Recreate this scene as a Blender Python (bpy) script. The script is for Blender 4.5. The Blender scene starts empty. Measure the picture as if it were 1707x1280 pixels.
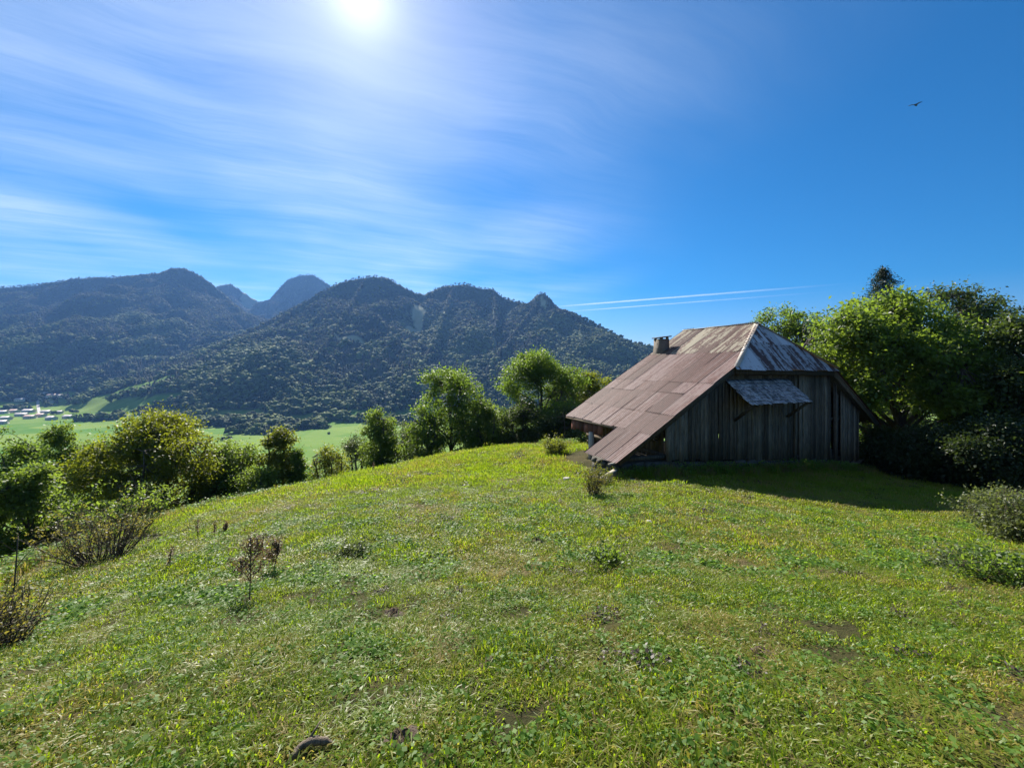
import bpy, math, random
import numpy as np
from mathutils import Vector, Matrix

random.seed(7)
rng = np.random.default_rng(7)
scene = bpy.context.scene
COL = scene.collection

# ------------------------------------------------------------------ camera, sky, sun, exposure
F, CX, HY, EYE = 680.0, 853.5, 611.0, 1.6          # focal length in photo pixels, image centre, horizon row, eye height
cam_d = bpy.data.cameras.new('camera')
cam_d.sensor_width = 36.0
cam_d.lens = F / 1707 * 36
cam_d.shift_y = -(640 - HY) / 1707
cam_d.clip_start = 0.05
cam_d.clip_end = 20000
cam = bpy.data.objects.new('camera', cam_d)
cam.location = (0, 0, EYE)
cam.rotation_euler = (math.radians(90), 0, 0)
COL.objects.link(cam)
scene.camera = cam

SUN = Vector(((600 - CX) / F, 1.0, (HY + 8) / F)).normalized()
SUN_EL = math.asin(SUN.z)
SUN_AZ = math.atan2(SUN.x, SUN.y)
sun_d = bpy.data.lights.new('sun', 'SUN')
sun_d.energy = 5.0
sun_d.angle = math.radians(0.53)
sun_d.color = (1.0, 0.94, 0.84)
sun = bpy.data.objects.new('sun', sun_d)
sun.rotation_euler = SUN.to_track_quat('Z', 'Y').to_euler()
COL.objects.link(sun)

world = bpy.data.worlds.new('World')
scene.world = world
world.use_nodes = True
wn, wl = world.node_tree.nodes, world.node_tree.links
wn.clear()


def N(nodes, kind, **kw):
    n = nodes.new(kind)
    for k, v in kw.items():
        if k == 'inp':
            for i, val in v.items():
                n.inputs[i].default_value = val
        else:
            setattr(n, k, v)
    return n


def math_node(nodes, links, op, a, b=None, c=None, clamp=False):
    n = nodes.new('ShaderNodeMath')
    n.operation = op
    n.use_clamp = clamp
    for i, v in enumerate((a, b, c)):
        if v is None:
            continue
        if isinstance(v, (int, float)):
            n.inputs[i].default_value = v
        else:
            links.new(v, n.inputs[i])
    return n.outputs[0]


def ramp(nodes, links, fac, stops):
    n = nodes.new('ShaderNodeValToRGB')
    e = n.color_ramp.elements
    while len(e) > 1:
        e.remove(e[-1])
    e[0].position = stops[0][0]
    c0 = stops[0][1]
    e[0].color = c0 if len(c0) == 4 else (*c0, 1)
    for p, c in stops[1:]:
        x = e.new(p)
        x.color = c if len(c) == 4 else (*c, 1)
    if fac is not None:
        links.new(fac, n.inputs[0])
    return n.outputs[0]


def build_world():
    M = lambda op, a, b=None, c=None, clamp=False: math_node(wn, wl, op, a, b, c, clamp)
    sky = N(wn, 'ShaderNodeTexSky', sky_type='NISHITA', sun_disc=False)
    sky.sun_elevation = SUN_EL
    sky.sun_rotation = SUN_AZ
    sky.altitude = 900
    sky.air_density = 1.0
    sky.dust_density = 0.55
    sky.ozone_density = 3.0
    hs = N(wn, 'ShaderNodeHueSaturation', inp={'Hue': 0.5, 'Saturation': 1.75, 'Value': 1.0})
    wl.new(sky.outputs[0], hs.inputs['Color'])
    # cirrus on a plane high above: direction / its height
    tc = N(wn, 'ShaderNodeTexCoord')
    sep = N(wn, 'ShaderNodeSeparateXYZ')
    wl.new(tc.outputs['Generated'], sep.inputs[0])
    zz = M('MAXIMUM', sep.outputs[2], 0.03)
    pxx = M('DIVIDE', sep.outputs[0], zz)
    pyy = M('DIVIDE', sep.outputs[1], zz)
    comb = N(wn, 'ShaderNodeCombineXYZ')
    wl.new(pxx, comb.inputs[0]); wl.new(pyy, comb.inputs[1])
    ca, sa = math.cos(math.radians(24)), math.sin(math.radians(24))
    along = M('ADD', M('MULTIPLY', pxx, ca), M('MULTIPLY', pyy, sa))
    across = M('ADD', M('MULTIPLY', pxx, -sa), M('MULTIPLY', pyy, ca))
    # gentle warp so that streaks curl
    wz = N(wn, 'ShaderNodeTexNoise', inp={'Scale': 0.9, 'Detail': 2.0})
    wl.new(comb.outputs[0], wz.inputs['Vector'])
    warp = M('MULTIPLY', M('SUBTRACT', wz.outputs['Fac'], 0.5), 0.55)
    c2 = N(wn, 'ShaderNodeCombineXYZ')
    wl.new(M('MULTIPLY', along, 0.36), c2.inputs[0])
    wl.new(M('MULTIPLY', M('ADD', across, warp), 2.6), c2.inputs[1])
    n1 = N(wn, 'ShaderNodeTexNoise', inp={'Scale': 1.0, 'Detail': 11.0, 'Roughness': 0.72})
    wl.new(c2.outputs[0], n1.inputs['Vector'])
    n2 = N(wn, 'ShaderNodeTexNoise', inp={'Scale': 0.55, 'Detail': 3.0, 'Roughness': 0.5})
    c3 = N(wn, 'ShaderNodeCombineXYZ')
    wl.new(M('ADD', pxx, 7.3), c3.inputs[0]); wl.new(pyy, c3.inputs[1])
    wl.new(c3.outputs[0], n2.inputs['Vector'])
    streak = M('MULTIPLY', M('SUBTRACT', n1.outputs['Fac'], 0.36), 2.6, clamp=True)
    patch = M('MULTIPLY', M('SUBTRACT', n2.outputs['Fac'], 0.28), 2.6, clamp=True)
    # the bank of cirrus ends in a long soft edge towards the right
    edge = N(wn, 'ShaderNodeMapRange', interpolation_type='SMOOTHSTEP',
             inp={'From Min': 1.25, 'From Max': -0.9, 'To Min': 0.0, 'To Max': 1.0})
    wl.new(M('SUBTRACT', pxx, M('MULTIPLY', pyy, 0.12)), edge.inputs[0])
    dens = M('MULTIPLY', M('MULTIPLY', streak, patch), edge.outputs[0])
    veil = M('MULTIPLY', M('MULTIPLY', patch, edge.outputs[0]), 0.22)
    dens = M('ADD', M('MULTIPLY', dens, 0.38), veil)
    # two old contrails
    for (x0, y0, x1, y1, w, amp) in ((0.86, 6.75, 3.7, 5.12, 0.11, 0.85), (1.15, 7.35, 3.9, 5.66, 0.09, 0.7)):
        L = math.hypot(x1 - x0, y1 - y0)
        dx, dy = (x1 - x0) / L, (y1 - y0) / L
        t = M('DIVIDE', M('ADD', M('MULTIPLY', M('SUBTRACT', pxx, x0), dx), M('MULTIPLY', M('SUBTRACT', pyy, y0), dy)), L)
        d = M('ABSOLUTE', M('ADD', M('MULTIPLY', M('SUBTRACT', pxx, x0), -dy), M('MULTIPLY', M('SUBTRACT', pyy, y0), dx)))
        core = N(wn, 'ShaderNodeMapRange', interpolation_type='SMOOTHSTEP', inp={'From Min': w, 'From Max': 0.0})
        wl.new(M('ADD', d, M('MULTIPLY', M('SUBTRACT', n1.outputs['Fac'], 0.5), 0.12)), core.inputs[0])
        end1 = N(wn, 'ShaderNodeMapRange', interpolation_type='SMOOTHSTEP', inp={'From Min': -0.25, 'From Max': 0.25})
        wl.new(t, end1.inputs[0])
        end2 = N(wn, 'ShaderNodeMapRange', interpolation_type='SMOOTHSTEP', inp={'From Min': 1.2, 'From Max': 0.3})
        wl.new(t, end2.inputs[0])
        c = M('MULTIPLY', M('MULTIPLY', core.outputs[0], end1.outputs[0]), M('MULTIPLY', end2.outputs[0], amp))
        dens = M('MAXIMUM', dens, c)
    up = N(wn, 'ShaderNodeMapRange', interpolation_type='SMOOTHSTEP', inp={'From Min': 0.02, 'From Max': 0.2})
    wl.new(sep.outputs[2], up.inputs[0])
    dens = M('MULTIPLY', dens, M('ADD', M('MULTIPLY', up.outputs[0], 0.6), 0.4), clamp=True)
    mix = N(wn, 'ShaderNodeMix', data_type='RGBA')
    wl.new(dens, mix.inputs['Factor'])
    wl.new(hs.outputs[0], mix.inputs['A'])
    mix.inputs['B'].default_value = CLOUD
    # bright ring of scattered light close round the sun
    dv = N(wn, 'ShaderNodeVectorMath', operation='DOT_PRODUCT')
    nv = N(wn, 'ShaderNodeVectorMath', operation='NORMALIZE')
    wl.new(tc.outputs['Generated'], nv.inputs[0])
    wl.new(nv.outputs[0], dv.inputs[0])
    dv.inputs[1].default_value = tuple(SUN)
    cs = M('MAXIMUM', dv.outputs['Value'], 0.0)
    glow = M('ADD', M('MULTIPLY', M('POWER', cs, 700.0), 4.5), M('MULTIPLY', M('POWER', cs, 110.0), 1.8))
    gc = N(wn, 'ShaderNodeMix', data_type='RGBA', blend_type='ADD', inp={'Factor': 1.0})
    wl.new(mix.outputs['Result'], gc.inputs['A'])
    gm = N(wn, 'ShaderNodeMix', data_type='RGBA', blend_type='MULTIPLY', inp={'Factor': 1.0})
    wl.new(glow, gm.inputs['A']); gm.inputs['B'].default_value = (1.0, 0.97, 0.98, 1)
    wl.new(gm.outputs['Result'], gc.inputs['B'])
    bg = N(wn, 'ShaderNodeBackground', inp={'Strength': SKY_STRENGTH})
    wl.new(gc.outputs['Result'], bg.inputs['Color'])
    out = N(wn, 'ShaderNodeOutputWorld')
    wl.new(bg.outputs[0], out.inputs['Surface'])


SKY_STRENGTH = 0.049
CLOUD = (9.5, 10.4, 11.6, 1)
build_world()

scene.render.engine = 'CYCLES'
scene.view_settings.view_transform = 'Standard'
scene.view_settings.look = 'None'
scene.view_settings.exposure = 1.2
scene.view_settings.gamma = 1.0
scene.cycles.use_denoising = True
scene.cycles.max_bounces = 6
scene.cycles.diffuse_bounces = 3
scene.cycles.transmission_bounces = 4
scene.cycles.volume_bounces = 0
scene.cycles.caustics_reflective = False
scene.cycles.caustics_refractive = False

# ------------------------------------------------------------------ helpers


def at(px, py, depth):
    """world point seen in photo pixel (px, py) at that depth"""
    return np.array([(px - CX) / F * depth, depth, EYE - (py - HY) / F * depth])


def tag(o, label=None, cat=None, group=None, kind=None):
    if label: o['label'] = label
    if cat: o['category'] = cat
    if group: o['group'] = group
    if kind: o['kind'] = kind
    return o


def empty(name, loc, label, cat, group=None, rz=0.0):
    o = bpy.data.objects.new(name, None)
    o.empty_display_size = 0.2
    o.location = tuple(loc)
    o.rotation_euler = (0, 0, rz)
    COL.objects.link(o)
    return tag(o, label, cat, group)


def mesh_np(name, verts, faces, mat=None, smooth=False, attrs=None):
    """faces: int array (n,3) or (n,4), or a list of such arrays"""
    me = bpy.data.meshes.new(name)
    verts = np.asarray(verts, dtype=np.float32).reshape(-1, 3)
    if not isinstance(faces, list):
        faces = [faces]
    faces = [np.asarray(f, dtype=np.int32) for f in faces if f is not None and len(f)]
    nl = sum(f.size for f in faces)
    nf = sum(len(f) for f in faces)
    me.vertices.add(len(verts))
    me.vertices.foreach_set('co', verts.ravel())
    me.loops.add(nl)
    me.loops.foreach_set('vertex_index', np.concatenate([f.ravel() for f in faces]))
    me.polygons.add(nf)
    sizes = np.concatenate([np.full(len(f), f.shape[1], dtype=np.int32) for f in faces])
    starts = np.concatenate([[0], np.cumsum(sizes)[:-1]]).astype(np.int32)
    me.polygons.foreach_set('loop_start', starts)
    if smooth:
        me.polygons.foreach_set('use_smooth', np.ones(nf, dtype=bool))
    for k, v in (attrs or {}).items():
        a = me.attributes.new(k, 'FLOAT', 'POINT')
        a.data.foreach_set('value', np.asarray(v, dtype=np.float32))
    me.update(calc_edges=True)
    me.validate()
    if mat: me.materials.append(mat)
    return me


def add(name, me, parent=None, loc=(0, 0, 0)):
    o = bpy.data.objects.new(name, me)
    o.location = tuple(loc)
    COL.objects.link(o)
    if parent is not None: o.parent = parent
    return o


class Geo:
    """collects boxes, tubes, quads into one mesh"""
    def __init__(s):
        s.v, s.q, s.t, s.n = [], [], [], 0

    def raw(s, v, q=None, t=None):
        v = np.asarray(v, float).reshape(-1, 3)
        s.v.append(v)
        if q is not None and len(q): s.q.append(np.asarray(q) + s.n)
        if t is not None and len(t): s.t.append(np.asarray(t) + s.n)
        s.n += len(v)
        return s

    def box8(s, c):
        """c: 8 corners, bottom ring 0-3, top ring 4-7"""
        return s.raw(c, [[3, 2, 1, 0], [4, 5, 6, 7], [0, 1, 5, 4], [1, 2, 6, 5], [2, 3, 7, 6], [3, 0, 4, 7]])

    def bar(s, a, b, w, h, up=(0, 0, 1)):
        a, b, up = np.asarray(a, float), np.asarray(b, float), np.asarray(up, float)
        d = b - a; d /= np.linalg.norm(d)
        if abs(d @ up) > 0.95: up = np.array([0.37, 0.93, 0.0])
        r = np.cross(d, up); r /= np.linalg.norm(r)
        u = np.cross(r, d)
        c = []
        for p in (a, b):
            for sx, sy in ((-1, -1), (1, -1), (1, 1), (-1, 1)):
                c.append(p + r * sx * w / 2 + u * sy * h / 2)
        return s.box8(c)

    def tube(s, pts, rad, sides=5, cap=True):
        pts = np.asarray(pts, float)
        n = len(pts)
        rad = np.broadcast_to(np.asarray(rad, float), (n,))
        d = np.gradient(pts, axis=0)
        d /= np.linalg.norm(d, axis=1)[:, None] + 1e-9
        ref = np.array([0.21, 0.35, 0.91]) if abs(d[:, 2]).mean() < 0.8 else np.array([0.93, 0.3, 0.05])
        r = np.cross(d, ref); r /= np.linalg.norm(r, axis=1)[:, None] + 1e-9
        u = np.cross(r, d)
        th = np.arange(sides) / sides * 2 * np.pi
        ring = pts[:, None, :] + rad[:, None, None] * (np.cos(th)[None, :, None] * r[:, None, :] + np.sin(th)[None, :, None] * u[:, None, :])
        i = np.arange(n - 1)[:, None] * sides
        j = np.arange(sides)[None, :]
        q = np.stack([i + j, i + (j + 1) % sides, i + sides + (j + 1) % sides, i + sides + j], -1).reshape(-1, 4)
        base = s.n
        s.raw(ring.reshape(-1, 3), q)
        if cap and sides >= 4:
            t = [[0, k + 1, k] for k in range(1, sides - 1)] + [[(n - 1) * sides, (n - 1) * sides + k, (n - 1) * sides + k + 1] for k in range(1, sides - 1)]
            s.t.append(np.array(t) + base)
        return s

    def mesh(s, name, mat, smooth=False):
        v = np.concatenate(s.v)
        fs = []
        if s.q: fs.append(np.concatenate(s.q))
        if s.t: fs.append(np.concatenate(s.t))
        return mesh_np(name, v, fs, mat, smooth)


def _hash(ix, iy, seed):
    h = (ix.astype(np.int64) * 374761393 + iy.astype(np.int64) * 668265263 + seed * 1442695041) & 0x7fffffff
    h = ((h ^ (h >> 13)) * 1274126177) & 0x7fffffff
    return ((h ^ (h >> 16)) & 0xffff) / 65535.0


def vnoise(x, y, seed=0):
    ix, iy = np.floor(x), np.floor(y)
    fx, fy = x - ix, y - iy
    fx, fy = fx * fx * fx * (fx * (fx * 6 - 15) + 10), fy * fy * fy * (fy * (fy * 6 - 15) + 10)
    ix, iy = ix.astype(np.int64), iy.astype(np.int64)
    a, b = _hash(ix, iy, seed), _hash(ix + 1, iy, seed)
    c, d = _hash(ix, iy + 1, seed), _hash(ix + 1, iy + 1, seed)
    return (a * (1 - fx) + b * fx) * (1 - fy) + (c * (1 - fx) + d * fx) * fy


def fbm(x, y, scale, octv=4, seed=0, gain=0.5):
    """about -1..1"""
    t, a, s = 0.0, 1.0, 0.0
    x, y = np.asarray(x, float) / scale, np.asarray(y, float) / scale
    for o in range(octv):
        t = t + a * (vnoise(x + 17.3 * o, y - 9.1 * o, seed + o) * 2 - 1)
        s += a
        a *= gain
        x, y = x * 2.03, y * 2.03
    return t / s * 1.6


# ------------------------------------------------------------------ materials
def new_mat(name):
    m = bpy.data.materials.new(name)
    m.use_nodes = True
    nt = m.node_tree
    nt.nodes.clear()
    out = nt.nodes.new('ShaderNodeOutputMaterial')
    return m, nt.nodes, nt.links, out


def mixc(nodes, links, fac, a, b, blend='MIX'):
    n = nodes.new('ShaderNodeMix')
    n.data_type = 'RGBA'
    n.blend_type = blend
    for sock, v in (('Factor', fac), ('A', a), ('B', b)):
        if isinstance(v, (int, float)):
            n.inputs[sock].default_value = v
        elif isinstance(v, (tuple, list)):
            n.inputs[sock].default_value = v if len(v) == 4 else (*v, 1)
        else:
            links.new(v, n.inputs[sock])
    return n.outputs['Result']


def noise(nodes, links, vec, scale, detail=4, rough=0.55, dist=0.0):
    n = nodes.new('ShaderNodeTexNoise')
    n.inputs['Scale'].default_value = scale
    n.inputs['Detail'].default_value = detail
    n.inputs['Roughness'].default_value = rough
    n.inputs['Distortion'].default_value = dist
    if vec is not None: links.new(vec, n.inputs['Vector'])
    return n.outputs['Fac']


def maprange(nodes, links, v, a, b, c=0.0, d=1.0):
    n = nodes.new('ShaderNodeMapRange')
    n.inputs[1].default_value = a; n.inputs[2].default_value = b
    n.inputs[3].default_value = c; n.inputs[4].default_value = d
    links.new(v, n.inputs[0])
    return n.outputs[0]


def mapping(nodes, links, vec, scale, rot=(0, 0, 0)):
    n = nodes.new('ShaderNodeMapping')
    n.inputs['Scale'].default_value = scale
    n.inputs['Rotation'].default_value = rot
    links.new(vec, n.inputs['Vector'])
    return n.outputs[0]


def leaf_mat(name, dark, light, trans, tfac=0.45, gloss=0.5, patch=0.6, scale=0.8):
    """leaf: diffuse face + light through it; colours vary from leaf to leaf and over large patches"""
    m, n, l, out = new_mat(name)
    geo = n.new('ShaderNodeNewGeometry')
    rnd = geo.outputs['Random Per Island']
    nz = noise(n, l, geo.outputs['Position'], scale, 2)
    fac = math_node(n, l, 'ADD', math_node(n, l, 'MULTIPLY', rnd, 1 - patch), math_node(n, l, 'MULTIPLY', maprange(n, l, nz, 0.3, 0.7), patch), clamp=True)
    colr = mixc(n, l, fac, dark, light)
    tcol = mixc(n, l, fac, tuple(c * 0.62 for c in trans), trans)
    pr = N(n, 'ShaderNodeBsdfPrincipled', inp={'Roughness': gloss, 'Specular IOR Level': 0.35})
    l.new(colr, pr.inputs['Base Color'])
    tr = n.new('ShaderNodeBsdfTranslucent')
    l.new(tcol, tr.inputs['Color'])
    mx = n.new('ShaderNodeMixShader')
    mx.inputs[0].default_value = tfac
    l.new(pr.outputs[0], mx.inputs[1]); l.new(tr.outputs[0], mx.inputs[2])
    l.new(mx.outputs[0], out.inputs['Surface'])
    return m


def bark_mat(name, c0, c1, scale=6.0):
    m, n, l, out = new_mat(name)
    tc = n.new('ShaderNodeTexCoord')
    v = mapping(n, l, tc.outputs['Object'], (1, 1, 0.25))
    f = noise(n, l, v, scale, 5, 0.65)
    pr = N(n, 'ShaderNodeBsdfPrincipled', inp={'Roughness': 0.9})
    l.new(mixc(n, l, maprange(n, l, f, 0.3, 0.7), c0, c1), pr.inputs['Base Color'])
    b = N(n, 'ShaderNodeBump', inp={'Strength': 0.6, 'Distance': 0.03})
    l.new(f, b.inputs['Height']); l.new(b.outputs[0], pr.inputs['Normal'])
    l.new(pr.outputs[0], out.inputs['Surface'])
    return m


def wood_mat(name, c0, c1, c2, axis=(9, 9, 0.6)):
    """weathered plank: grain along the length, each plank its own tone"""
    m, n, l, out = new_mat(name)
    tc = n.new('ShaderNodeTexCoord')
    oi = n.new('ShaderNodeObjectInfo')
    off = n.new('ShaderNodeVectorMath'); off.operation = 'ADD'
    l.new(tc.outputs['Object'], off.inputs[0]); l.new(oi.outputs['Location'], off.inputs[1])
    v = mapping(n, l, off.outputs[0], axis)
    g = noise(n, l, v, 3.0, 6, 0.7, 0.3)
    big = noise(n, l, off.outputs[0], 0.9, 3, 0.6)
    a = mixc(n, l, maprange(n, l, g, 0.3, 0.75), c0, c1)
    a = mixc(n, l, math_node(n, l, 'MULTIPLY', maprange(n, l, big, 0.5, 0.75), 0.6), a, c2)
    tone = math_node(n, l, 'ADD', math_node(n, l, 'MULTIPLY', oi.outputs['Random'], 1.0), 0.5)
    a = mixc(n, l, 1.0, a, tone, 'MULTIPLY')
    pr = N(n, 'ShaderNodeBsdfPrincipled', inp={'Roughness': 0.85, 'Specular IOR Level': 0.25})
    l.new(a, pr.inputs['Base Color'])
    b = N(n, 'ShaderNodeBump', inp={'Strength': 0.5, 'Distance': 0.01})
    l.new(g, b.inputs['Height']); l.new(b.outputs[0], pr.inputs['Normal'])
    l.new(pr.outputs[0], out.inputs['Surface'])
    return m


def plain_mat(name, colr, rough=0.8, var=0.25, scale=3.0, bump=0.3):
    m, n, l, out = new_mat(name)
    tc = n.new('ShaderNodeTexCoord')
    oi = n.new('ShaderNodeObjectInfo')
    off = n.new('ShaderNodeVectorMath'); off.operation = 'ADD'
    l.new(tc.outputs['Object'], off.inputs[0]); l.new(oi.outputs['Location'], off.inputs[1])
    f = noise(n, l, off.outputs[0], scale, 5, 0.6)
    pr = N(n, 'ShaderNodeBsdfPrincipled', inp={'Roughness': rough})
    l.new(mixc(n, l, f, tuple(c * (1 - var) for c in colr), tuple(min(1, c * (1 + var)) for c in colr)), pr.inputs['Base Color'])
    if bump:
        b = N(n, 'ShaderNodeBump', inp={'Strength': bump, 'Distance': 0.02})
        l.new(f, b.inputs['Height']); l.new(b.outputs[0], pr.inputs['Normal'])
    l.new(pr.outputs[0], out.inputs['Surface'])
    return m


def roof_mat(name, base, base2, paint, lo, hi, streak_axis, metallic=0.0, rough=0.68, shift_amp=0.2):
    """old sheet iron: rust with flakes of remaining paint, streaked along the fall of the roof"""
    m, n, l, out = new_mat(name)
    tc = n.new('ShaderNodeTexCoord')
    oi = n.new('ShaderNodeObjectInfo')
    v = mapping(n, l, tc.outputs['Object'], streak_axis)
    r3 = n.new('ShaderNodeCombineXYZ')
    l.new(math_node(n, l, 'MULTIPLY', oi.outputs['Random'], 40.0), r3.inputs[0])
    off = n.new('ShaderNodeVectorMath'); off.operation = 'ADD'
    l.new(v, off.inputs[0]); l.new(r3.outputs[0], off.inputs[1])
    f = noise(n, l, off.outputs[0], 1.0, 6, 0.65)
    g = noise(n, l, tc.outputs['Object'], 7.0, 5, 0.7)
    fg = math_node(n, l, 'ADD', math_node(n, l, 'MULTIPLY', f, 0.72), math_node(n, l, 'MULTIPLY', g, 0.28))
    rust = mixc(n, l, maprange(n, l, g, 0.3, 0.7), base, base2)
    shift = math_node(n, l, 'MULTIPLY', math_node(n, l, 'SUBTRACT', oi.outputs['Random'], 0.5), shift_amp)
    colr = mixc(n, l, maprange(n, l, math_node(n, l, 'ADD', fg, shift), lo, hi), rust, paint)
    tone = math_node(n, l, 'ADD', math_node(n, l, 'MULTIPLY', oi.outputs['Random'], 0.6), 0.68)
    colr = mixc(n, l, 1.0, colr, tone, 'MULTIPLY')
    pr = N(n, 'ShaderNodeBsdfPrincipled', inp={'Roughness': rough, 'Metallic': metallic, 'Specular IOR Level': 0.5})
    l.new(colr, pr.inputs['Base Color'])
    b = N(n, 'ShaderNodeBump', inp={'Strength': 0.25, 'Distance': 0.01})
    l.new(g, b.inputs['Height']); l.new(b.outputs[0], pr.inputs['Normal'])
    l.new(pr.outputs[0], out.inputs['Surface'])
    return m


MAT = {}
MAT['bark'] = bark_mat('bark', (0.035, 0.028, 0.022), (0.10, 0.085, 0.07))
MAT['bark_pale'] = bark_mat('bark_pale', (0.06, 0.045, 0.03), (0.22, 0.17, 0.12), 60)
MAT['twig'] = bark_mat('twig', (0.055, 0.042, 0.027), (0.14, 0.11, 0.072), 20)
MAT['twig_pale'] = bark_mat('twig_pale', (0.3, 0.26, 0.2), (0.45, 0.4, 0.33), 20)
MAT['leaf_mid'] = leaf_mat('leaf_mid', (0.035, 0.07, 0.015), (0.10, 0.16, 0.03), (0.32, 0.48, 0.04))
MAT['leaf_yellow'] = leaf_mat('leaf_yellow', (0.045, 0.075, 0.012), (0.135, 0.155, 0.02), (0.42, 0.47, 0.025))
MAT['leaf_bright'] = leaf_mat('leaf_bright', (0.05, 0.09, 0.02), (0.12, 0.18, 0.035), (0.36, 0.50, 0.05), 0.5)
MAT['leaf_walnut'] = leaf_mat('leaf_walnut', (0.035, 0.07, 0.014), (0.10, 0.16, 0.03), (0.32, 0.46, 0.04), 0.48)
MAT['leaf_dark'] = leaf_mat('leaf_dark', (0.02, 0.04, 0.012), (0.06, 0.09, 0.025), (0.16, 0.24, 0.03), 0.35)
MAT['leaf_grey'] = leaf_mat('leaf_grey', (0.06, 0.085, 0.035), (0.15, 0.18, 0.08), (0.26, 0.34, 0.07), 0.35)
MAT['leaf_bramble'] = leaf_mat('leaf_bramble', (0.04, 0.06, 0.025), (0.12, 0.14, 0.055), (0.26, 0.32, 0.06), 0.4)
MAT['leaf_elder_shaded'] = leaf_mat('leaf_elder_shaded', (0.016, 0.034, 0.011), (0.04, 0.062, 0.02), (0.09, 0.14, 0.02), 0.3)  # elder leaf darkened: shade of the undergrowth is put into its colour
MAT['needle'] = leaf_mat('needle', (0.012, 0.028, 0.014), (0.035, 0.06, 0.025), (0.05, 0.08, 0.02), 0.2)
MAT['leaf_dry'] = leaf_mat('leaf_dry', (0.07, 0.045, 0.025), (0.2, 0.13, 0.07), (0.28, 0.18, 0.08), 0.3)
MAT['leaf_rust'] = leaf_mat('leaf_rust', (0.08, 0.075, 0.02), (0.17, 0.16, 0.04), (0.38, 0.34, 0.05), 0.45)


def grass_mat(name, g0, g1, dry, trans, tdry, drybias=0.0, tfac=0.45, spec=0.4, rough=0.45):
    m, n, l, out = new_mat(name)
    geo = n.new('ShaderNodeNewGeometry')
    oi = n.new('ShaderNodeObjectInfo')
    p = geo.outputs['Position']
    big = noise(n, l, p, 0.33, 4, 0.6)
    mid = noise(n, l, p, 1.9, 3, 0.6)
    rnd = geo.outputs['Random Per Island']
    a = math_node(n, l, 'ADD', math_node(n, l, 'MULTIPLY', rnd, 0.45), math_node(n, l, 'MULTIPLY', oi.outputs['Random'], 0.25))
    a = math_node(n, l, 'ADD', a, math_node(n, l, 'MULTIPLY', mid, 0.5))
    green = mixc(n, l, maprange(n, l, a, 0.2, 0.95), g0, g1)
    d = math_node(n, l, 'ADD', math_node(n, l, 'MULTIPLY', big, 0.55), math_node(n, l, 'MULTIPLY', mid, 0.35))
    d = math_node(n, l, 'ADD', d, math_node(n, l, 'MULTIPLY', rnd, 0.30))
    df = maprange(n, l, d, 0.66 - drybias, 0.82 - drybias)
    colr = mixc(n, l, df, green, dry)
    tc = mixc(n, l, df, trans, tdry)
    pr = N(n, 'ShaderNodeBsdfPrincipled', inp={'Roughness': rough, 'Specular IOR Level': spec})
    l.new(colr, pr.inputs['Base Color'])
    tr = n.new('ShaderNodeBsdfTranslucent')
    l.new(tc, tr.inputs['Color'])
    mx = n.new('ShaderNodeMixShader'); mx.inputs[0].default_value = tfac
    l.new(pr.outputs[0], mx.inputs[1]); l.new(tr.outputs[0], mx.inputs[2])
    l.new(mx.outputs[0], out.inputs['Surface'])
    return m


MAT['grass'] = grass_mat('grass', (0.08, 0.13, 0.010), (0.20, 0.26, 0.018), (0.33, 0.25, 0.075), (0.38, 0.54, 0.012), (0.50, 0.40, 0.07), 0.055, 0.5, 0.28, 0.42)
MAT['clover'] = grass_mat('clover', (0.06, 0.13, 0.02), (0.14, 0.23, 0.04), (0.14, 0.17, 0.04), (0.3, 0.5, 0.04), (0.36, 0.36, 0.06), -0.1, 0.45, 0.2, 0.5)
MAT['straw'] = grass_mat('straw', (0.22, 0.17, 0.07), (0.36, 0.29, 0.14), (0.38, 0.3, 0.16), (0.4, 0.32, 0.12), (0.42, 0.34, 0.14), 0.0, 0.45, 0.1, 0.7)


def ground_mat():
    m, n, l, out = new_mat('meadow_turf')
    geo = n.new('ShaderNodeNewGeometry')
    p = geo.outputs['Position']
    big = noise(n, l, p, 0.33, 4, 0.6)
    mid = noise(n, l, p, 2.5, 5, 0.65)
    fine = noise(n, l, p, 28.0, 4, 0.7)
    c = mixc(n, l, maprange(n, l, mid, 0.3, 0.7), (0.025, 0.026, 0.010), (0.06, 0.06, 0.018))
    c = mixc(n, l, maprange(n, l, big, 0.5, 0.7), c, (0.11, 0.09, 0.04))
    c = mixc(n, l, maprange(n, l, fine, 0.5, 0.75), c, (0.08, 0.055, 0.03))
    pr = N(n, 'ShaderNodeBsdfPrincipled', inp={'Roughness': 0.95, 'Specular IOR Level': 0.1})
    l.new(c, pr.inputs['Base Color'])
    b = N(n, 'ShaderNodeBump', inp={'Strength': 0.8, 'Distance': 0.05})
    l.new(fine, b.inputs['Height']); l.new(b.outputs[0], pr.inputs['Normal'])
    l.new(pr.outputs[0], out.inputs['Surface'])
    return m


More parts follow.
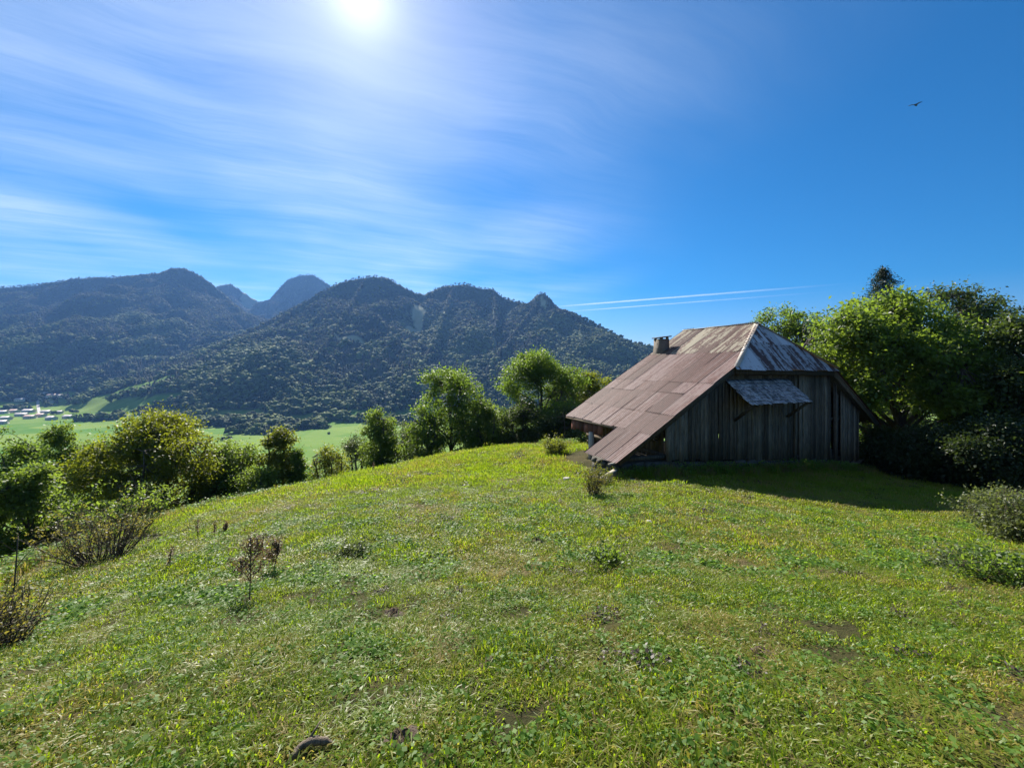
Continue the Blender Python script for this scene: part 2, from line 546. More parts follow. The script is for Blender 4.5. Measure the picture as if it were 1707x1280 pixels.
def terrain_mat():
    m, n, l, out = new_mat('valley_and_slopes')
    geo = n.new('ShaderNodeNewGeometry')
    p = geo.outputs['Position']
    fa = n.new('ShaderNodeAttribute'); fa.attribute_name = 'field'
    pa = n.new('ShaderNodeAttribute'); pa.attribute_name = 'pale'
    vor = N(n, 'ShaderNodeTexVoronoi', inp={'Scale': 0.009})
    v = mapping(n, l, p, (1, 1.6, 0), (0, 0, 0.5))
    l.new(v, vor.inputs['Vector'])
    tint = n.new('ShaderNodeSeparateColor'); l.new(vor.outputs['Color'], tint.inputs[0])
    f1 = mixc(n, l, tint.outputs[0], (0.06, 0.16, 0.008), (0.16, 0.235, 0.035))
    f1 = mixc(n, l, math_node(n, l, 'MULTIPLY', maprange(n, l, noise(n, l, p, 0.05, 4), 0.4, 0.7), 0.5), f1, (0.17, 0.23, 0.05))
    forest = mixc(n, l, noise(n, l, p, 0.08, 5), (0.02, 0.035, 0.012), (0.06, 0.08, 0.025))
    rock = mixc(n, l, noise(n, l, p, 0.06, 5), (0.22, 0.24, 0.12), (0.34, 0.32, 0.22))
    c = mixc(n, l, fa.outputs['Fac'], forest, f1)
    c = mixc(n, l, pa.outputs['Fac'], c, rock)
    pr = N(n, 'ShaderNodeBsdfPrincipled', inp={'Roughness': 0.95, 'Specular IOR Level': 0.1})
    l.new(c, pr.inputs['Base Color'])
    l.new(pr.outputs[0], out.inputs['Surface'])
    return m


MAT['turf'] = ground_mat()
MAT['terrain'] = terrain_mat()

# ------------------------------------------------------------------ the lie of the land
_ctl = [(853, 1280, 1.75), (0, 1280, 1.95), (1707, 1280, 1.75), (853, 1000, 4.1), (853, 900, 7.2), (853, 830, 11.8),
        (853, 790, 17.5), (870, 752, 30), (750, 766, 29), (620, 792, 25.5), (500, 818, 22), (330, 855, 17), (100, 958, 9.2),
        (0, 1000, 7.6), (960, 748, 22.5), (1030, 806, 14.6), (1113, 791, 16.3), (1440, 790, 21.3), (1300, 829, 13.7),
        (1130, 813, 13.6), (1560, 851, 13.0), (1500, 806, 22), (1707, 905, 9.2), (1300, 900, 7.6), (1300, 1000, 4.2),
        (400, 900, 9.3), (400, 1000, 5.2), (1640, 850, 14)]
_pts = [at(*c) for c in _ctl] + [np.array(p, float) for p in (
    (0, 0, 0), (0, -12, 1.6), (-14, -8, -1.0), (14, -8, 2.2), (-25, 10, -9), (-40, 30, -24), (-45, -5, -13), (-18, 45, -20), (5, 55, -17),
    (25, 48, -15), (42, 30, -11), (40, 10, -5), (40, -15, 1.5), (-40, -40, -8), (0, -45, 4), (40, -45, 5), (-20, 27, -10.5), (-8, 38, -11.5),
    (4, 37, -7.5), (14, 33, -7), (26, 24, -6.2))]
_C = np.array(_pts)


def _tps_fit(C, lam=0.02):
    n = len(C)
    r2 = ((C[:, None, :2] - C[None, :, :2]) ** 2).sum(-1)
    K = np.where(r2 > 0, 0.5 * r2 * np.log(np.maximum(r2, 1e-9)), 0) + lam * np.eye(n)
    Pm = np.c_[np.ones(n), C[:, :2]]
    A = np.zeros((n + 3, n + 3))
    A[:n, :n] = K; A[:n, n:] = Pm; A[n:, :n] = Pm.T
    return np.linalg.solve(A, np.r_[C[:, 2], 0, 0, 0])


_W = _tps_fit(_C)


def tps(x, y):
    z = _W[-3] + _W[-2] * x + _W[-1] * y
    for i in range(len(_C)):
        r2 = (x - _C[i, 0]) ** 2 + (y - _C[i, 1]) ** 2
        z = z + _W[i] * 0.5 * r2 * np.log(np.maximum(r2, 1e-9))
    return z


def smooth(a, b, x):
    t = np.clip((x - a) / (b - a), 0, 1)
    return t * t * (3 - 2 * t)


VALLEY = -112.0


def near_height(x, y):
    x, y = np.asarray(x, float), np.asarray(y, float)
    r = np.hypot(x, y)
    k = np.minimum(1.0, 50.0 / np.maximum(r, 1e-6))
    t = tps(x * k, y * k)
    drop = 0.40 * np.maximum(r - 50, 0) * (0.65 + 0.35 * smooth(-0.5, 0.5, y / np.maximum(r, 1)))
    return t - drop


def meadow_height(x, y):
    x, y = np.asarray(x, float), np.asarray(y, float)
    z = near_height(x, y)
    k = smooth(0.5, 3.5, np.hypot(x, y))
    return z + k * (0.055 * fbm(x, y, 2.2, 3, 3) + 0.034 * fbm(x, y, 0.5, 3, 11))


K = 0.45
RIDGES = [  # crest lines: (photo column, photo row, depth before K); last value: fall of the flank
    ([(-900, 560, 4300), (-500, 520, 4400), (-200, 492, 4500), (0, 478, 4600), (60, 474, 4600), (130, 463, 4650), (210, 460, 4700), (265, 455, 4700), (285, 447, 4700), (310, 447, 4700), (335, 459, 4750), (365, 482, 4800), (400, 512, 4900), (450, 560, 5000), (500, 600, 5100)], 0.62),
    ([(330, 500, 6400), (365, 476, 6400), (385, 473, 6400), (405, 486, 6450), (432, 503, 6500), (446, 502, 6500), (462, 484, 6500), (480, 465, 6500), (500, 458, 6500), (522, 457, 6500), (540, 468, 6500), (580, 500, 6600), (640, 540, 6700)], 0.95),
    ([(238, 645, 2800), (300, 612, 2900), (370, 577, 3050), (430, 545, 3250), (490, 512, 3450), (540, 484, 3600), (562, 472, 3650), (590, 464, 3700), (608, 461, 3700), (625, 459, 3700), (650, 464, 3720), (672, 477, 3750), (690, 487, 3800), (708, 490, 3850), (725, 481, 3880), (755, 474, 3900), (775, 472, 3900), (800, 479, 3900), (822, 481, 3900), (842, 497, 3900), (870, 503, 3850), (886, 508, 3800), (890, 506, 3785), (894, 492, 3770), (899, 487, 3760), (907, 487, 3760), (914, 497, 3755), (922, 510, 3745), (945, 524, 3700), (975, 530, 3650), (1005, 547, 3600), (1050, 568, 3500), (1085, 578, 3450), (1150, 592, 3400), (1260, 600, 3400), (1500, 604, 3500), (1800, 600, 3600), (2400, 580, 3800)], 0.62),
    # spurs running down towards the valley
    ([(608, 463, 3700), (590, 500, 3300), (560, 550, 2800), (520, 610, 2350), (490, 665, 2000), (470, 690, 1850)], -0.72),
    ([(490, 514, 3450), (430, 570, 2900), (380, 625, 2500), (350, 668, 2250)], -0.72),
    ([(755, 476, 3900), (745, 510, 3500), (730, 560, 3000), (700, 620, 2400), (650, 680, 1950)], -0.72),
    ([(822, 483, 3900), (830, 520, 3500), (825, 560, 3100)], -0.72),
    ([(902, 494, 3760), (870, 540, 3350), (830, 590, 2850), (800, 640, 2350), (780, 680, 2000)], -0.72),
    ([(1000, 547, 3600), (960, 590, 3000), (930, 640, 2400)], -0.72),
    ([(300, 449, 4700), (250, 520, 4100), (200, 590, 3600), (170, 640, 3250)], -0.72),
    ([(130, 465, 4650), (90, 530, 4100), (40, 600, 3600), (20, 645, 3250)], -0.72),
    ([(340, 470, 4750), (350, 540, 4200), (330, 600, 3700)], -0.72),
]


def ridge_segments():
    for pts, s in RIDGES:
        w = np.array([at(a, b, d * K) for a, b, d in pts])
        for i in range(len(w) - 1):
            yield w[i], w[i + 1], s


def far_height(x, y):
    x, y = np.asarray(x, float), np.asarray(y, float)
    wx = x + 42 * fbm(x, y, 210, 3, 21)
    wy = y + 42 * fbm(x, y, 210, 3, 22)
    z = np.full(x.shape, -1e9)
    dmin = np.full(x.shape, 1e9)
    for a, b, s in ridge_segments():
        for (qx, qy, off) in ((x, y, 0.0),):
            ab = b - a
            t = np.clip(((qx - a[0]) * ab[0] + (qy - a[1]) * ab[1]) / (ab[0] ** 2 + ab[1] ** 2), 0, 1)
            d = np.hypot(qx - a[0] - t * ab[0], qy - a[1] - t * ab[1])
            dw = np.hypot(wx - a[0] - t * ab[0], wy - a[1] - t * ab[1])
            k = smooth(10, 120, d)
            dd = d * (1 - k) + dw * k
            h = a[2] + t * ab[2] - abs(s) * dd - 0.7 * np.minimum(dd, 60) + (0.00012 if s > 0 else 0.0) * np.minimum(dd, 700) ** 2
            dmin = np.minimum(dmin, d)
            z = np.maximum(z, h)
    hgt = np.clip((z - VALLEY) / 200, 0, 1)
    off = hgt * smooth(8, 90, dmin)
    gully = (1 - np.abs(fbm(x, y, 230, 3, 33))) ** 2
    z = z + off * (16 * fbm(x, y, 110, 4, 31) - 44 * np.clip(gully, 0, 1) + 18)
    fl = VALLEY + 2.5 * fbm(x, y, 260, 3, 41)
    # soft foot where the slopes meet the valley floor
    k = 14.0
    m = np.maximum(z, fl)
    return m + k * np.log1p(np.exp(-np.abs(np.clip(z - fl, -400, 400)) / k)) - k * 0.0


def terrain_height(x, y):
    n = near_height(x, y)
    f = far_height(x, y)
    return np.maximum(n, f)


def ground(x, y):
    return float(meadow_height(np.array([x]), np.array([y]))[0])


def terrain_hit(px, py, d0=250, d1=3200):
    """where the view through a photo pixel meets the far terrain"""
    d = np.arange(d0, d1, 4.0)
    x = (px - CX) / F * d
    zr = EYE - (py - HY) / F * d
    zt = terrain_height(x, d)
    k = np.argmax(zr <= zt)
    return np.array([x[k], d[k], zt[k]])


# meadow sheet
def build_meadow():
    xs = np.concatenate([np.arange(-62, -14, 0.8), np.arange(-14, 18, 0.16), np.arange(18, 62.1, 0.8)])
    ys = np.concatenate([np.arange(-30, 0.5, 1.0), np.arange(0.5, 20, 0.14), np.arange(20, 66, 0.6)])
    X, Y = np.meshgrid(xs, ys)
    Z = meadow_height(X, Y)
    nx, ny = len(xs), len(ys)
    i = (np.arange(ny - 1)[:, None] * nx + np.arange(nx - 1)[None, :])
    q = np.stack([i, i + 1, i + nx + 1, i + nx], -1).reshape(-1, 4)
    me = mesh_np('meadow', np.stack([X, Y, Z], -1).reshape(-1, 3), q, MAT['turf'], True)
    tag(add('meadow', me), 'sloping grazed green pasture in front of the barn', 'meadow', kind='structure')


build_meadow()

FIELD_CUTS = [  # open strips on the lower slopes: (column, row, half-length m, half-width m, angle deg)
    (205, 652, 120, 26, 20), (160, 672, 90, 34, 12), (245, 674, 75, 22, 24), (120, 668, 70, 30, 0), (270, 690, 45, 12, 18),
    (445, 675, 22, 9, 60), (590, 720, 60, 25, 0), (100, 715, 120, 40, 0), (420, 730, 110, 22, 0)]
PALE_CUTS = [(698, 528, 26, 60, 10), (690, 552, 40, 24, 30), (417, 503, 60, 50, 20), (590, 562, 70, 14, 0), (905, 505, 12, 30, 0),
             (740, 520, 6, 50, 20), (826, 575, 7, 60, 25)]


def cut_list(src):
    return [(terrain_hit(c, r), hl, hw, math.radians(a)) for c, r, hl, hw, a in src]


_FC, _PC = cut_list(FIELD_CUTS), cut_list(PALE_CUTS)


def in_cuts(x, y, cuts):
    m = np.zeros(np.shape(x), bool)
    jx, jy = x + 6 * fbm(x, y, 40, 3, 5), y + 6 * fbm(x, y, 40, 3, 6)
    for p, hl, hw, a in cuts:
        dx, dy = jx - p[0], jy - p[1]
        c, s = math.cos(a), math.sin(a)
        m |= (((dx * c + dy * s) / hl) ** 2 + ((-dx * s + dy * c) / hw) ** 2) < 1
    return m


def is_field(x, y, z):
    b = x / np.maximum(y, 1)
    low = z < VALLEY + 15.5 + 5 * fbm(x, y, 120, 3, 51) + 26 * smooth(-1.1, -0.98, b) * (1 - smooth(-0.92, -0.80, b)) * (y > 400)
    return low | in_cuts(x, y, _FC)


def build_terrain():
    def axis(lo, hi, fine_lo, fine_hi, fs, cs):
        return np.concatenate([np.arange(lo, fine_lo, cs), np.arange(fine_lo, fine_hi, fs), np.arange(fine_hi, hi + cs, cs)])
    xs = axis(-9000, 8000, -2700, 1300, 13, 160)
    ys = axis(-3000, 9000, 60, 3160, 13, 160)
    X, Y = np.meshgrid(xs, ys)
    Z = terrain_height(X, Y)
    # below the meadow sheet this sheet dips out of sight
    Z = Z - 6.0 * (1 - smooth(48, 66, np.maximum(np.abs(X), np.abs(Y - 18) * 1.3)))
    fld = is_field(X, Y, Z).astype(float)
    pal = in_cuts(X, Y, _PC).astype(float)
    nx, ny = len(xs), len(ys)
    i = (np.arange(ny - 1)[:, None] * nx + np.arange(nx - 1)[None, :])
    q = np.stack([i, i + 1, i + nx + 1, i + nx], -1).reshape(-1, 4)
    me = mesh_np('terrain', np.stack([X, Y, Z], -1).reshape(-1, 3), q, MAT['terrain'], True, {'field': fld.ravel(), 'pale': pal.ravel()})
    tag(add('terrain', me), 'green valley floor and the steep mountain slopes around it', 'terrain', kind='structure')


build_terrain()


# ------------------------------------------------------------------ scatter (for what nobody could count)
def scatter(name, protos, pts, rots, scales, idx, label, cat):
    """one object: points that carry copies of the given meshes"""
    me = bpy.data.meshes.new(name)
    n = len(pts)
    me.vertices.add(n)
    me.vertices.foreach_set('co', np.asarray(pts, np.float32).ravel())
    a = me.attributes.new('rot', 'FLOAT_VECTOR', 'POINT'); a.data.foreach_set('vector', np.asarray(rots, np.float32).ravel())
    a = me.attributes.new('scl', 'FLOAT_VECTOR', 'POINT'); a.data.foreach_set('vector', np.asarray(scales, np.float32).ravel())
    a = me.attributes.new('pick', 'INT', 'POINT'); a.data.foreach_set('value', np.asarray(idx, np.int32))
    o = tag(add(name, me), label, cat, kind='stuff')
    coll = bpy.data.collections.new(name + '_pieces')
    for k, pm in enumerate(protos):
        po = bpy.data.objects.new('%s_piece_%02d' % (name, k), pm)
        coll.objects.link(po)
    ng = bpy.data.node_groups.new(name, 'GeometryNodeTree')
    ng.interface.new_socket('Geometry', in_out='INPUT', socket_type='NodeSocketGeometry')
    ng.interface.new_socket('Geometry', in_out='OUTPUT', socket_type='NodeSocketGeometry')
    gi = ng.nodes.new('NodeGroupInput'); go = ng.nodes.new('NodeGroupOutput')
    ci = ng.nodes.new('GeometryNodeCollectionInfo')
    ci.inputs['Collection'].default_value = coll
    ci.inputs['Separate Children'].default_value = True
    ci.inputs['Reset Children'].default_value = True
    ip = ng.nodes.new('GeometryNodeInstanceOnPoints')
    ip.inputs['Pick Instance'].default_value = True

    def attr(nm, ty):
        x = ng.nodes.new('GeometryNodeInputNamedAttribute')
        x.data_type = ty
        x.inputs['Name'].default_value = nm
        return x.outputs[0]
    ng.links.new(gi.outputs[0], ip.inputs['Points'])
    ng.links.new(ci.outputs[0], ip.inputs['Instance'])
    ng.links.new(attr('pick', 'INT'), ip.inputs['Instance Index'])
    e2r = ng.nodes.new('FunctionNodeEulerToRotation')
    ng.links.new(attr('rot', 'FLOAT_VECTOR'), e2r.inputs[0])
    ng.links.new(e2r.outputs[0], ip.inputs['Rotation'])
    ng.links.new(attr('scl', 'FLOAT_VECTOR'), ip.inputs['Scale'])
    ng.links.new(ip.outputs[0], go.inputs[0])
    md = o.modifiers.new('scatter', 'NODES')
    md.node_group = ng
    return o


# ------------------------------------------------------------------ forest on the slopes
def forest_mat(name, c0, c1):
    m, n, l, out = new_mat(name)
    oi = n.new('ShaderNodeObjectInfo')
    geo = n.new('ShaderNodeNewGeometry')
    big = noise(n, l, geo.outputs['Position'], 0.01, 3)
    f = math_node(n, l, 'ADD', math_node(n, l, 'MULTIPLY', oi.outputs['Random'], 0.55), math_node(n, l, 'MULTIPLY', maprange(n, l, big, 0.35, 0.65), 0.5), clamp=True)
    pr = N(n, 'ShaderNodeBsdfPrincipled', inp={'Roughness': 0.8, 'Specular IOR Level': 0.14})
    l.new(mixc(n, l, f, c0, c1), pr.inputs['Base Color'])
    l.new(pr.outputs[0], out.inputs['Surface'])
    return m


MAT['far_leaf'] = forest_mat('far_leaf', (0.012, 0.026, 0.007), (0.12, 0.155, 0.035))
MAT['far_fir'] = forest_mat('far_fir', (0.01, 0.02, 0.009), (0.03, 0.045, 0.016))


def blob_tree(seed, n_lobes=9):
    """a far broadleaf crown: many overlapping ragged tufts"""
    r = np.random.default_rng(seed)
    g = Geo()
    ico_v, ico_f = ICO
    for k in range(n_lobes):
        th = r.uniform(0, 2 * np.pi); rr = 0.42 * np.sqrt(r.uniform(0, 1)); zz = r.uniform(0.3, 0.95)
        rr *= 1.25 - 0.7 * abs(zz - 0.5)
        s = r.uniform(0.2, 0.34)
        v = ico_v * (1 + 0.35 * r.normal(size=(len(ico_v), 1)))
        g.raw(v * [s, s, s * 0.85] + [rr * np.cos(th), rr * np.sin(th), zz], None, ico_f)
    return g.mesh('far_crown', MAT['far_leaf'])


def fir_tree(seed):
    r = np.random.default_rng(seed)
    g = Geo()
    lev = 5
    for k in range(lev):
        z0 = 0.12 + 0.88 * k / lev
        z1 = z0 + 0.34 * (1.15 - k / lev)
        rad = 0.24 * (1 - k / lev) + 0.03
        n = 7
        th = np.arange(n) / n * 2 * np.pi + r.uniform(0, 1)
        rr = rad * r.uniform(0.65, 1.2, n)
        v = np.c_[rr * np.cos(th), rr * np.sin(th), z0 + r.uniform(-0.04, 0.04, n)]
        v = np.vstack([v, [[0, 0, min(z1, 1.08)]]])
        g.raw(v, None, [[i, (i + 1) % n, n] for i in range(n)])
    return g.mesh('far_fir', MAT['far_fir'])


def make_ico():
    p = (1 + 5 ** 0.5) / 2
    v = np.array([[-1, p, 0], [1, p, 0], [-1, -p, 0], [1, -p, 0], [0, -1, p], [0, 1, p], [0, -1, -p], [0, 1, -p], [p, 0, -1], [p, 0, 1], [-p, 0, -1], [-p, 0, 1]], float)
    v /= np.linalg.norm(v[0])
    f = np.array([[0, 11, 5], [0, 5, 1], [0, 1, 7], [0, 7, 10], [0, 10, 11], [1, 5, 9], [5, 11, 4], [11, 10, 2], [10, 7, 6], [7, 1, 8], [3, 9, 4], [3, 4, 2], [3, 2, 6], [3, 6, 8], [3, 8, 9], [4, 9, 5], [2, 4, 11], [6, 2, 10], [8, 6, 7], [9, 8, 1]])
    return v, f


ICO = make_ico()


def ico2():
    v, f = ICO
    vs = [tuple(x) for x in v]
    cache = {}

    def mid(a, b):
        k = (min(a, b), max(a, b))
        if k not in cache:
            m = (np.array(vs[a]) + np.array(vs[b])) / 2
            vs.append(tuple(m / np.linalg.norm(m)))
            cache[k] = len(vs) - 1
        return cache[k]
    nf = []
    for a, b, c in f:
        ab, bc, ca = mid(a, b), mid(b, c), mid(c, a)
        nf += [[a, ab, ca], [b, bc, ab], [c, ca, bc], [ab, bc, ca]]
    return np.array(vs), np.array(nf)


ICO2 = ico2()


WOODS = [(165, 700, 40, 17, 12), (255, 684, 34, 13, 18), (390, 706, 95, 34, 6), (480, 712, 80, 30, -4), (205, 664, 30, 10, 20), (315, 696, 60, 24, 14), (430, 722, 60, 16, 0),
         (20, 684, 34, 12, 0), (10, 660, 45, 9, 0), (570, 700, 60, 16, 0), (640, 704, 70, 16, 0), (118, 662, 22, 7, 0), (92, 672, 12, 6, 0), (30, 699, 14, 4, 0)]


def build_forest():
    sp = 8.6
    xs = np.arange(-3500, 2400, sp); ys = np.arange(300, 3050, sp)
    X, Y = np.meshgrid(xs, ys)
    X = (X + rng.uniform(-0.5, 0.5, X.shape) * sp).ravel()
    Y = (Y + rng.uniform(-0.5, 0.5, Y.shape) * sp).ravel()
    px = CX + F * X / Y
    keep = (px > -160) & (px < 1860)
    X, Y = X[keep], Y[keep]
    Z = terrain_height(X, Y)
    hi = Z > 20
    X2 = X[hi] + rng.uniform(-0.5, 0.5, hi.sum()) * sp; Y2 = Y[hi] + rng.uniform(-0.5, 0.5, hi.sum()) * sp
    X3 = X[hi] + rng.uniform(-0.5, 0.5, hi.sum()) * sp; Y3 = Y[hi] + rng.uniform(-0.5, 0.5, hi.sum()) * sp
    X, Y = np.r_[X, X2, X3], np.r_[Y, Y2, Y3]
    Z = terrain_height(X, Y)
    # keep what can be seen from around the viewpoint: running horizon along each bearing
    bins = ((X / Y + 1.6) / 0.004).astype(int)
    el = (Z + 9 - EYE) / Y
    order = np.argsort(Y)
    best = np.full(bins.max() + 2, -9.0)
    vis = np.zeros(len(X), bool)
    for k in order:
        b = bins[k]
        if el[k] > best[b] - 0.012:
            vis[k] = True
        if el[k] > best[b]:
            best[b] = el[k]
    fld = is_field(X, Y, Z)
    # woods and hedges in the valley
    wood = in_cuts(X, Y, cut_list(WOODS))
    road = np.zeros(len(X), bool)
    nearz = near_height(X, Y) >= Z - 0.5
    keep = vis & (~fld | wood) & ~in_cuts(X, Y, _PC) & ~nearz
    X, Y, Z = X[keep], Y[keep], Z[keep]
    n = len(X)
    up = (Z - VALLEY) / 330 + 0.85 * fbm(X, Y, 150, 3, 71)
    fir = rng.uniform(0, 1, n) < np.clip(up * 0.9 + 0.02, 0.04, 0.85)
    crest = smooth(-40, 330, Z)
    h = np.where(fir, rng.uniform(9, 18, n), rng.uniform(5.5, 16, n)) * (1 - 0.58 * crest)
    w = np.where(fir, h * rng.uniform(0.9, 1.25, n), h * rng.uniform(0.8, 1.35, n)) * (1 + 0.15 * crest)
    pick = np.where(fir, rng.integers(6, 9, n), rng.integers(0, 6, n))
    protos = [blob_tree(100 + k) for k in range(6)] + [fir_tree(200 + k) for k in range(3)]
    print('forest trees', n)
    scatter('forest', protos, np.c_[X, Y, Z - 0.8], np.c_[np.zeros(n), np.zeros(n), rng.uniform(0, 6.28, n)], np.c_[w, w, h], pick,
            'dense mixed forest covering the mountain slopes beyond the valley', 'forest')


build_forest()


# ------------------------------------------------------------------ leaves, trees, shrubs
def leaf_cloud(cent, per, spread, size, rs, flat=0.75, droop=0.35, aspect=0.55, outward=None):
    """leaf quads round each clump centre; returns verts, quads"""
    n = len(cent) * per
    c = np.repeat(cent, per, 0)
    sp = np.repeat(np.broadcast_to(spread, (len(cent),)), per)
    # a clump is a handful of sprays: leaves follow short lines out of the centre
    off = rs.normal(size=(n, 3)) * [1, 1, flat]
    off *= (np.abs(rs.normal(size=(n, 1))) ** 0.6) / (np.linalg.norm(off, axis=1)[:, None] + 1e-6)
    p = c + off * sp[:, None]
    # leaf axes
    d = off + rs.normal(size=(n, 3)) * 0.6
    d[:, 2] -= droop
    d /= np.linalg.norm(d, axis=1)[:, None] + 1e-9
    up = np.tile([0, 0, 1.0], (n, 1)) + rs.normal(size=(n, 3)) * 0.75
    s = np.cross(d, up); s /= np.linalg.norm(s, axis=1)[:, None] + 1e-9
    nn = np.cross(s, d)
    L = size * rs.uniform(0.6, 1.35, (n, 1))
    Wd = L * aspect * 0.5
    a = p - d * L * 0.5
    b = p + s * Wd + nn * L * 0.08
    e = p + d * L * 0.5
    f = p - s * Wd + nn * L * 0.08
    v = np.stack([a, b, e, f], 1).reshape(-1, 3)
    q = np.arange(n * 4).reshape(-1, 4)
    return v, q


def bend(a, b, k, rs, sag=0.0, n=5, wob=0.06):
    """a curved limb from a to b"""
    a, b = np.asarray(a, float), np.asarray(b, float)
    t = np.linspace(0, 1, n)[:, None]
    L = np.linalg.norm(b - a)
    mid = (a + b) / 2 + np.array([0, 0, k * L]) + rs.normal(size=3) * wob * L
    p = (1 - t) ** 2 * a + 2 * t * (1 - t) * mid + t ** 2 * b
    p[:, 2] -= sag * L * (t[:, 0] ** 2)
    return p


def tree(name, base, height, half, label, cat='tree', group=None, leaf='leaf_mid', bark='bark', seed=1, clumps=150, per=60,
         lsize=0.13, trunk_r=None, lobes=None, low=0.25, lean=(0, 0), stems=1, limbs=9, spread=0.42, aspect=0.55, flat=0.75, droop=0.35,
         depth_ratio=1.0, top_bias=0.0, fork=0.3, twigs=True):
    """trunk (with its limbs) + crown; base: ground point; half: crown half-width"""
    rs = np.random.default_rng(seed)
    root = empty(name, base, label, cat, group)
    H = height
    if trunk_r is None: trunk_r = 0.022 * H + 0.03
    g = Geo()
    top = np.array([lean[0], lean[1], H * 0.9])
    limb_nodes, limb_rad = [], []
    if lobes is None:
        # uneven crown: lobes stacked round the axis
        lobes = []
        nl = rs.integers(7, 11)
        for k in range(nl):
            zf = low + (1 - low) * (0.12 + 0.80 * (k + rs.uniform(0, 0.9)) / nl)
            prof = np.sin(np.pi * np.clip((zf - low) / (1 - low), 0.03, 0.97) ** (0.75 + top_bias)) ** 0.55
            th = k * 2.4 + rs.uniform(-0.5, 0.5)
            rr = half * prof * rs.uniform(0.42, 0.72)
            sz = half * rs.uniform(0.42, 0.62) * (0.55 + 0.45 * prof)
            lobes.append((rr * np.cos(th) + lean[0] * zf, rr * np.sin(th) * depth_ratio + lean[1] * zf, zf * H, sz, sz * rs.uniform(0.55, 0.85) * min(1.0, (1 - low) * H / (1.6 * half) + 0.35)))
        lobes.append((lean[0], lean[1], H * 0.86, half * 0.38, H * 0.13))
    lobes = np.array(lobes, float)
    zt = (lobes[:, 2] + lobes[:, 4]).max() + spread * 0.5
    lobes[:, 2] *= H / zt
    xm = max((lobes[:, 0] + lobes[:, 3]).max(), (-lobes[:, 0] + lobes[:, 3]).max()) + spread * 0.5
    lobes[:, [0, 1, 3]] *= half / xm
    for s in range(stems):
        th = s * 2 * np.pi / max(stems, 1) + rs.uniform(0, 1)
        o0 = np.array([np.cos(th), np.sin(th), 0]) * (0.0 if stems == 1 else trunk_r * 2.2)
        o1 = top * [1, 1, rs.uniform(0.85, 1.0)] + np.array([np.cos(th), np.sin(th), 0]) * (0 if stems == 1 else half * 0.45)
        n = 9
        t = np.linspace(0, 1, n)
        pts = o0 + (o1 - o0) * t[:, None]
        wob = np.cumsum(rs.normal(size=(n, 3)) * [1, 1, 0], axis=0) * H * 0.011
        pts += wob * np.minimum(1, t * 3)[:, None]
        pts[0, 2] -= 0.3
        rad = trunk_r * (1 - t) ** 0.8 * (0.8 if stems > 1 else 1) + 0.012
        rad[0] *= 1.45
        g.tube(pts, rad, 7)
        limb_nodes.append(pts[2:]); limb_rad.append(rad[2:])
        for k in range(max(2, limbs // stems)):
            lb = lobes[rs.integers(0, len(lobes))]
            tz = np.clip(lb[2] / H - rs.uniform(0.12, 0.38), fork * rs.uniform(0.7, 1.1), 0.85)
            i0 = tz * (n - 1) / 0.9
            i0 = min(max(i0, 1), n - 1.01)
            ia = int(i0); fr = i0 - ia
            st = pts[ia] * (1 - fr) + pts[ia + 1] * fr
            r0 = (rad[ia] * (1 - fr) + rad[ia + 1] * fr) * rs.uniform(0.4, 0.6)
            en = lb[:3] + rs.normal(size=3) * lb[3] * 0.35
            lp = bend(st, en, 0.10, rs, n=6)
            lr = np.linspace(r0, 0.012, 6)
            g.tube(lp, lr, 5)
            limb_nodes.append(lp[1:]); limb_rad.append(lr[1:])
    nodes = np.concatenate(limb_nodes)
    # clump centres near the lobes' skins
    wgt = lobes[:, 3] ** 2
    pick = rs.choice(len(lobes), clumps, p=wgt / wgt.sum())
    dirs = rs.normal(size=(clumps, 3)); dirs /= np.linalg.norm(dirs, axis=1)[:, None]
    rr = rs.uniform(0.25, 1.0, (clumps, 1)) ** 0.5
    cent = lobes[pick, :3] + dirs * rr * np.c_[lobes[pick, 3], lobes[pick, 3], lobes[pick, 4]]
    cent[:, 2] = np.maximum(cent[:, 2], H * 0.06)
    if twigs:
        dist = np.linalg.norm(cent[:, None, :] - nodes[None, :, :] + [0, 0, 0.1 * half], axis=2)
        nb = dist.argmin(1)
        for k in range(clumps):
            tp = bend(nodes[nb[k]], cent[k], 0.06, rs, n=4)
            g.tube(tp, np.linspace(0.018 + 0.0012 * H, 0.005, 4), 3, cap=False)
    tk = add('trunk', g.mesh('trunk', MAT[bark], True), root)
    v, q = leaf_cloud(cent, per, spread * rs.uniform(0.7, 1.3, clumps), lsize, rs, flat, droop, aspect)
    v[:, 2] = np.maximum(v[:, 2], 0.02)
    add('crown', mesh_np('crown', v, q, MAT[leaf]), root)
    return root


def place(px, depth, top_py, hw_px):
    x = (px - CX) / F * depth
    z = ground(x, depth)
    ztop = EYE - (top_py - HY) / F * depth
    return (x, depth, z - 0.05), max(ztop - z, 0.4), hw_px / F * depth


